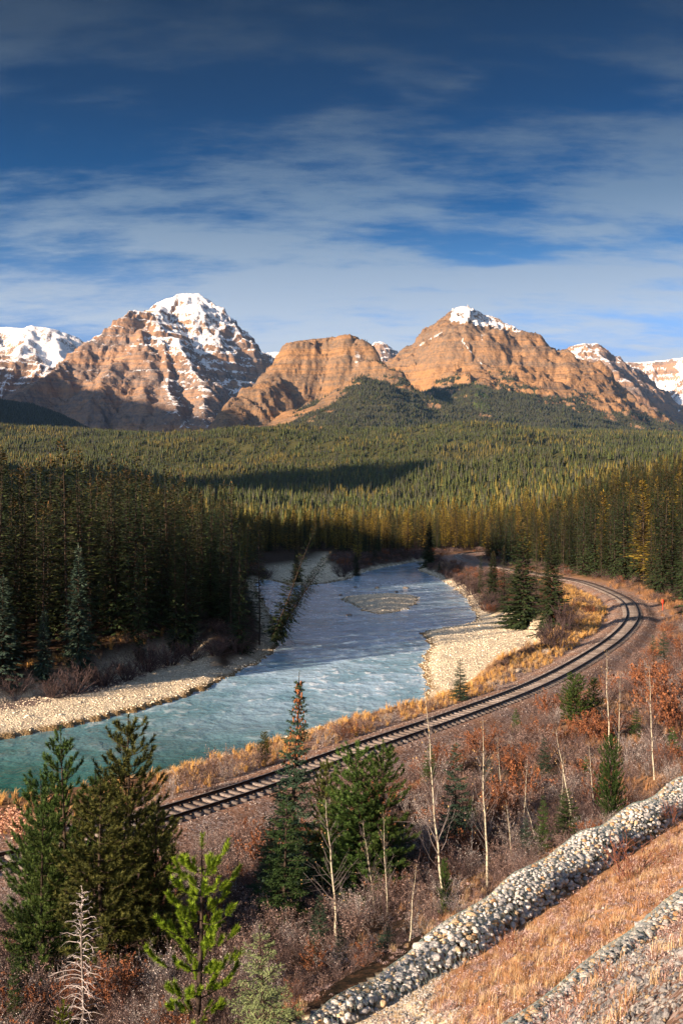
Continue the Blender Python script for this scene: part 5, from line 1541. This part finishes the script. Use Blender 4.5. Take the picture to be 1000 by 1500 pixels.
# dry grass
def grass_tuft(seed, mat, n=26, h=0.3, w=0.004, spread=0.5):
    r = np.random.default_rng(seed); a = r.uniform(0, 6.28, n); l = h * r.uniform(.5, 1.1, n); t = r.uniform(0.1, spread, n)
    b = np.stack([r.normal(0, .05, n), r.normal(0, .05, n), np.full(n, -.02)], -1)
    d = np.stack([np.cos(a) * t, np.sin(a) * t, np.ones(n)], -1); d /= np.linalg.norm(d, axis=1)[:, None]
    sd = np.stack([-np.sin(a), np.cos(a), 0 * a], -1) * w
    mid = b + d * l[:, None] * .6; tip = b + d * l[:, None] + np.stack([np.cos(a), np.sin(a), -0.6 + 0 * a], -1) * (l * 0.25)[:, None]
    v = np.stack([b - sd, b + sd, mid + sd * .8, mid - sd * .8, tip], 1).reshape(-1, 3); i = np.arange(n)[:, None] * 5
    f = np.concatenate([i + [0, 1, 2], i + [0, 2, 3], i + [3, 2, 4]])
    return mesh_np('grass', v, f, [mat])
m_g1 = lf_mat('orange_grass', (0.19, 0.10, 0.050), (0.42, 0.24, 0.12)); m_g2 = lf_mat('straw_grass', (0.30, 0.20, 0.10), (0.56, 0.42, 0.26))
m_g3 = lf_mat('frosted_litter', (0.26, 0.15, 0.13), (0.58, 0.46, 0.43)); m_g4 = lf_mat('golden_grass', (0.36, 0.20, 0.06), (0.60, 0.37, 0.13))
gcol = source_collection('grass_kinds', [grass_tuft(1, m_g1), grass_tuft(2, m_g2), grass_tuft(3, m_g3, 30, .14, .006, 1.8), grass_tuft(4, m_g3, 22, .10, .008, 3), grass_tuft(5, m_g4, 26, .45, .008), grass_tuft(6, m_g1, 30, .4, .005, .4), twig_plant(7, .3, .3, 7, 1, 4, .003, 2, .014).mesh('grass', [m_tw_red, m_g3])])
X, Y = area_points(75000, -10, 16, 8, 36, 18)
Z, TD, RD, FL, G, GS, _, _ = ground_z(X, Y, True)
nz_ = fbm(X / 1.2, Y / 1.2, 3, 91)
bare = (GS < 3.8 + .6 * nz_ + 1.3 * G) & (G > -4.9)
keep = (np.abs(X / Y) < 0.42) & (((G < -1.15) & (G > -4.85)) | ((G < -5.5) & (nz_ > -.05)) | ((G > 0.5) & (G < 5.5))) & (RNG.random(len(X)) < np.where(bare, np.where(nz_ > .15, .3, .03), .85) * np.where(G < -5, .5, np.where(G > 2.2, .35, 1)))
X, Y, Z, nz_ = X[keep], Y[keep], Z[keep], nz_[keep]
rn_ = RNG.random(len(X)) + 0.3 * nz_
k = np.select([rn_ < .12, rn_ < .25, rn_ < .55, rn_ < .84, rn_ < 1.06], [0, 1, 2, 3, 6], 5)
s = RNG.uniform(.5, 1.1, len(X)) * np.where(k == 5, .9, .8)
scatter('dry_grass', np.stack([X, Y, Z], -1), k, gcol, RNG.uniform(0, 6.28, len(X)), s, 'orange dry grass and frosted weeds between the two stone walls')
print('grass', len(X))
X, Y = area_points(90000, -30, 75, 28, 200, 28)
Z, TD, RD, FL, G, GS, _, _ = ground_z(X, Y, True)
inn = X < np.interp(Y, TRACK[:, 1], TRACK[:, 0]); nz_ = fbm(X / 4, Y / 4, 3, 92)
keep = (np.abs(X / Y) < 0.42) & (FL < .2) & (RD > 1) & (TD > 3.6 + .8 * nz_) & ((inn & (TD < 9 + 5 * nz_)) | (~inn & (TD < 9) & (nz_ > .1)) | (~inn & (G > 2) & (G < 26) & (GS > 7) & (nz_ > .0)) | ((X < 0) & (RD > 11) & (RD < 16) & (nz_ > .1))) & (RNG.random(len(X)) < .8)
X, Y, Z, inn, nz_ = X[keep], Y[keep], Z[keep], inn[keep], nz_[keep]
k = np.where(inn, np.where(RNG.random(len(X)) < .3, 4, np.where(RNG.random(len(X)) < .5, 1, 0)), np.where(RNG.random(len(X)) < .6, 5, 3))
s = RNG.uniform(.7, 1.4, len(X)) * np.interp(Y, [35, 150], [1.0, 1.9])
scatter('dry_grass', np.stack([X, Y, Z], -1), k, gcol, RNG.uniform(0, 6.28, len(X)), s, 'golden dry grass along the railway embankment')
print('grass2', len(X))

# ================================================================ gabion walls
def stone_mat(name, a, b):
    M = Mat(name, 0.85, 0.25); p = M.objc()
    M.col(M.mix(M.rng(M.noise(p, 2.2, 5, .65), .35, .7), M.mix(M.rand(), a, b), tuple(q * 1.25 for q in b)))
    M.bump(M.noise(p, 7, 5, .65), .05); return M.m
SM = [stone_mat('grey_stone', (0.22, 0.23, 0.25), (0.38, 0.38, 0.39)), stone_mat('pale_stone', (0.44, 0.42, 0.40), (0.60, 0.58, 0.55)), stone_mat('tan_stone', (0.36, 0.25, 0.14), (0.52, 0.40, 0.26)),
      stone_mat('dark_stone', (0.10, 0.11, 0.13), (0.20, 0.21, 0.23)), stone_mat('rust_stone', (0.34, 0.17, 0.07), (0.46, 0.27, 0.13))]
SW = [.36, .33, .17, .08, .06]
STONES = [[rock_mesh('stone', 500 + i * 7 + q, [mm], 1 if q else 2, (1, .8, .64), .12) for q in range(4)] for i, mm in enumerate(SM)]
m_wire = Mat('galvanised_wire', 0.5, 0.4); m_wire.p.inputs['Metallic'].default_value = .3; m_wire.col((0.22, 0.32, 0.32)); m_wire = m_wire.m
def wall_top(g, gs, kind):
    if kind == 0:
        e = np.interp(gs, [-2, 0, 10, 19, 26], [-.15, -.1, .55, .65, .7]); w = np.interp(gs, [-2, 1.5, 4, 12, 26], [.15, .7, 1.2, 1.35, 1.45])
        c = e - w / 2; t = (g - c) / (w / 2)
        hgt = np.interp(gs, [-2, 2, 4.5, 26], [.10, .20, .42, .46])
        step = 0.06 * np.sin(gs * 1.9) + 0.05 * fbm(gs * .8, g * 1.5, 2, 44)
        base = 6.0 + 0 * g
    else:
        e = -4.85; w = np.interp(gs, [-4, 2, 8], [.55, .75, .9]) ; c = e - w / 2; t = (g - c) / (w / 2)
        hgt = 0.28; base = np.interp(g, [-6, -5.4, -4.6], [8.5, 8.25, 7.9]); step = 0.03 * np.sin(gs * 2.3)
    return base + hgt * np.clip(1 - np.abs(t) ** 3.5, 0, 1) + step, np.abs(t)
def g2w(g, gs):
    return GA[0] + GDIR[0] * gs + GN_[0] * g, GA[1] + GDIR[1] * gs + GN_[1] * g
def build_wall(kind, gs0, gs1, size, label):
    r = np.random.default_rng(60 + kind)
    root = empty('gabion_wall', (*g2w(-.5 if kind == 0 else -5.2, (gs0 + gs1) / 2), 6.0 if kind == 0 else 8.0)); tag(root, label, 'stone wall')
    inv = np.array(root.location)
    pts = []
    gl, gh = (-1.2, .85) if kind == 0 else (-5.8, -4.8)
    cells = {}
    n = int((gs1 - gs0) * (gh - gl) / size ** 2 * 30)
    for _ in range(n):
        g, s = r.uniform(gl, gh), r.uniform(gs0, gs1); z, t = wall_top(g, s, kind)
        if t > 1.0: continue
        d = size * np.clip(r.lognormal(0, .42), .5, 2.3)
        key = (int(s / .3), int(g / .3)); ok = True
        for a in (-1, 0, 1):
            for b in (-1, 0, 1):
                for (G2, S2, D2) in cells.get((key[0] + a, key[1] + b), ()):
                    if (G2 - g) ** 2 + (S2 - s) ** 2 < (0.40 * (d + D2)) ** 2: ok = False; break
                if not ok: break
            if not ok: break
        if ok: cells.setdefault(key, []).append((g, s, d)); pts.append((g, s, float(z), float(t), d))
    # lower layer to close the gaps, and the side courses that face the viewer
    base = []
    for _ in range(int(n * .09)):
        g, s = r.uniform(gl, gh), r.uniform(gs0, gs1); z, t = wall_top(g, s, kind)
        if t < 1.02: base.append((g, s, float(z) - size * .75, float(t), size * r.uniform(.8, 1.3)))
    pts = [(g, s, z - d * .30, t, d) for g, s, z, t, d in pts]
    scr = []
    for q, (g, s, z, t, d) in enumerate(pts):
        x, y = g2w(g, s); scr.append(d / max(y, 1) * (1 if abs(x / y) < .345 and (CAM_Z - z) / y < .53 else .01))
    order = np.argsort(-np.array(scr)); rest = MB()
    allp = [(pts[i], j < 290) for j, i in enumerate(order)] + [(b, False) for b in base]
    for (g, s, z, t, d), single in allp:
        x, y = g2w(g, s); ci = r.choice(5, p=SW); me = STONES[ci][r.integers(0, 4)] if single else STONES[ci][r.integers(1, 4)]
        rot = Euler((r.normal(0, .35), r.normal(0, .35), r.uniform(0, 6.28))); sc = Vector((d * r.uniform(.95, 1.3), d, d * r.uniform(.8, 1.1)))
        if single:
            o = bpy.data.objects.new('stone', me); link(o, root); o.location = (x - inv[0], y - inv[1], z - inv[2]); o.rotation_euler = rot; o.scale = sc
        else:
            key = me.name
            if key not in _RC:
                vv = np.empty(len(me.vertices) * 3); me.vertices.foreach_get('co', vv); ff = np.empty(len(me.polygons) * 3, int); me.polygons.foreach_get('vertices', ff); _RC[key] = (vv.reshape(-1, 3), ff.reshape(-1, 3))
            vv, ff = _RC[key]; Mx = np.array(rot.to_matrix())
            rest.add((vv * np.array(sc)) @ Mx.T + np.array([x - inv[0], y - inv[1], z - inv[2]]), ff, int(ci))
    o = rest.build('stones', SM, root, smooth=True); tag(o, kind='stuff')
    # hexagonal wire net drawn tight over the stones
    W = MB(); a = 0.055; net_seg = []
    if kind == 0: grange = np.arange(-1.35, .95, a * 1.732)
    else: grange = np.arange(-5.85, -4.72, a * 1.732)
    def zz(g, s):
        z, t = wall_top(np.array(g), np.array(s), kind); base_ = 5.75 if kind == 0 else 7.85
        return float(np.where(t < 1, z + .035, np.maximum(base_, z - (t - 1) * 1.2)))
    rows = int((gs1 - gs0) / (a * 3) + 1)
    segs = []
    for i in range(rows):
        for h_ in (0, 1):
            s0 = gs0 + i * a * 3 + h_ * a * 1.5
            for gg in grange + h_ * a * .866:
                A_ = (gg, s0); B_ = (gg, s0 + a)
                segs.append((A_, B_)); segs.append((B_, (gg + a * .866, s0 + a * 1.5))); segs.append((B_, (gg - a * .866, s0 + a * 1.5)))
    S_ = np.array(segs)
    G2, S2 = S_[:, :, 0], S_[:, :, 1]
    wob = .012
    G2 = G2 + wob * fbm(G2 * 6, S2 * 6, 2, 5); S2 = S2 + wob * fbm(G2 * 6, S2 * 6, 2, 9)
    z2, t2 = wall_top(G2, S2, kind); ok = (t2.max(axis=1) < 1.12)
    z2 = np.where(t2 < 1, z2 + .03, z2 + .03 - np.clip(t2 - 1, 0, 1) * 1.5)
    x2, y2 = g2w(G2, S2)
    E = np.stack([x2 - inv[0], y2 - inv[1], z2 - inv[2]], -1)[ok]
    A_, B_ = E[:, 0], E[:, 1]; ax = B_ - A_; ax /= np.linalg.norm(ax, axis=1)[:, None]; u = np.cross(ax, [0, 0, 1.0]); u /= np.linalg.norm(u, axis=1)[:, None] + 1e-9; w = np.cross(u, ax)
    rad = .0024 if kind else .0026
    rings = []
    for k3 in range(3):
        th = k3 * 2.094 + .5; rings.append((u * math.cos(th) + w * math.sin(th)) * rad)
    V_ = np.stack([A_ + q for q in rings] + [B_ + q for q in rings], 1); n_ = len(A_); i_ = np.arange(n_)[:, None] * 6
    F_ = np.concatenate([i_ + [0, 1, 4], i_ + [0, 4, 3], i_ + [1, 2, 5], i_ + [1, 5, 4], i_ + [2, 0, 3], i_ + [2, 3, 5]])
    obj_np('wire_mesh', V_.reshape(-1, 3), F_, [m_wire], root)
    print('wall', kind, len(pts), len(base), n_)
_RC = {}
build_wall(0, -1.4, 24, 0.165, 'long gabion wall of rounded grey and tan stones under hexagonal wire')
build_wall(1, -6.5, 6.5, 0.15, 'second gabion wall of stones under torn wire at the lower right corner')

# gravel on the viewer's slope
peb = source_collection('pebble_kinds', [rock_mesh('pebble', 600 + i, [SM[[0, 1, 2, 3, 1][i]]], 1) for i in range(5)])
X, Y = area_points(70000, -6, 12, 9, 24, 38)
X2, Y2 = area_points(80000, .5, 9, 6.5, 19, 39); X, Y = np.append(X, X2), np.append(Y, Y2)
Z, TD, RD, FL, G, GS, _, _ = ground_z(X, Y, True); nz_ = fbm(X / .9, Y / .9, 3, 93)
a1 = (GS < 4.2 + .6 * nz_ + 1.3 * G) & (G > -5) & (G < .1); a2 = (G < -5.3)
keep = (np.abs(X / Y) < .42) & (a1 | a2 | ((G < -1.2) & (G > -4.9) & (RNG.random(len(X)) < .06)))
X, Y, Z, a1 = X[keep], Y[keep], Z[keep], a1[keep]
k = np.where(a1, RNG.choice([1, 2, 4, 0], len(X), p=[.35, .3, .25, .1]), RNG.choice([0, 3, 1, 2], len(X), p=[.45, .25, .2, .1]))
s = np.exp(RNG.normal(-3.5, .45, len(X)))
scatter('gravel', np.stack([X, Y, Z], -1), k, peb, RNG.uniform(0, 6.28, (len(X), 3)), s, 'loose gravel around the ends of the gabion walls')
# stones of the river bars
Mp = Mat('river_stone', .85, .2); Mp.col(Mp.ramp(Mp.rand(), [(0, (.24, .20, .15)), (.3, (.48, .42, .32)), (.7, (.68, .60, .45)), (1, (.82, .76, .62))])); m_rs = Mp.m
cob = source_collection('cobble_kinds', [rock_mesh('cobble', 620 + i, [m_rs], 1, (1, .8, .5)) for i in range(5)])
X, Y = area_points(420000, -50, 50, 50, 300, 48)
keep = np.abs(X / Y) < .40; X, Y = X[keep], Y[keep]
Z, TD, RD, FL, G, GS, _, _ = ground_z(X, Y, True)
keep = (RD > -.5) & (TD > 5) & ((FL > .4) | (RD < 2.2)) & (RNG.random(len(X)) < np.interp(Y, [50, 120, 300], [1, .55, .25]))
X, Y, Z = X[keep], Y[keep], Z[keep]
s = np.exp(RNG.normal(-2.05, .40, len(X))) * np.interp(Y, [50, 250], [.85, 1.7])
scatter('gravel', np.stack([X, Y, Z], -1), RNG.integers(0, 5, len(X)), cob, np.stack([RNG.normal(0, .3, len(X)), RNG.normal(0, .3, len(X)), RNG.uniform(0, 6.28, len(X))], -1), s, 'pale washed cobbles of the river bars and shores')
print('cobbles', len(X))

# single boulders
m_boul = stone_mat('boulder_stone', (0.10, 0.085, 0.075), (0.22, 0.19, 0.16))
for k_, (px, py, w, lb) in enumerate(((511, 902, 9, 'dark boulder in the water below the gravel island'), (580, 868, 8, 'dark rock in the rapids above the gravel island'), (594, 862, 9, 'second dark rock in the rapids above the island'), (498, 872, 7, 'small rock at the left tip of the island'),
                                      (520, 861, 7, 'small rock in the stream left above the island'), (552, 862, 8, 'flat rock in the middle of the stream above the island'), (757, 969, 9, 'brown stone alone on the big gravel bar'), (801, 957, 22, 'pinkish boulder at the right corner of the gravel bar'),
                                      (760, 984, 16, 'low brown boulder at the lower edge of the gravel bar'), (778, 929, 8, 'small dark stone under the big spruces'), (790, 934, 7, 'small stone at the upper edge of the gravel bar'))):
    inwater = k_ < 6
    p, m = (at(px, py, WZ), (CAM_Z - WZ) / (py - HOR)) if inwater else ground_at(px, py, -1.8)
    o = bpy.data.objects.new('boulder', rock_mesh('boulder', 700 + k_, [m_boul], 3, (1, .75, .55), .2)); link(o); s = w * m
    o.location = (p.x, p.y, p.z + .05); o.scale = (s, s, s); o.rotation_euler = (0, 0, k_ * 1.3); tag(o, lb, 'boulder')

# red marker post beside the outer rail
p, m = ground_at(970, 894, -.5)
po = MB(); po.tube([(0, 0, 0), (0, 0, 1.5)], [.05, .05], 8); 
root = empty('marker_post', p); tag(root, 'small red marker post beside the track at the right', 'post')
Mr = Mat('red_paint', .5); Mr.col((0.55, 0.05, 0.02)); po.build('post', [Mr.m], root)
bp = MB(); bv, bf = block_np(.34, .03, .55, .01); bp.add(bv + np.array([0, -.06, 1.05]), bf); bp.build('plate', [Mr.m], root)

# ================================================================ air
v_, f_ = block_np(2 * 15900, 2 * 15900, 3000.0, 1.0)
lo = float(min(gz_.min(), -60.0)) - 1.5
v_ = v_.astype(float); v_[:, 2] += lo
Mh = bpy.data.materials.new('air'); Mh.use_nodes = True
t_ = Mh.node_tree; t_.nodes.clear()
ho = t_.nodes.new('ShaderNodeOutputMaterial'); hv = t_.nodes.new('ShaderNodeVolumePrincipled')
hv.inputs['Color'].default_value = (0.20, 0.48, 1.0, 1); hv.inputs['Density'].default_value = 1.0e-5; hv.inputs['Anisotropy'].default_value = 0.0
t_.links.new(hv.outputs[0], ho.inputs['Volume'])
hz = MB(); hz.add(v_, f_); hz.add(v_[[3, 2, 1, 0]], [[0, 1, 2, 3]])
hz_o = hz.build('haze', [Mh]); tag(hz_o, 'thin blue haze in the valley air', None, None, 'stuff')
print('ground low', lo)
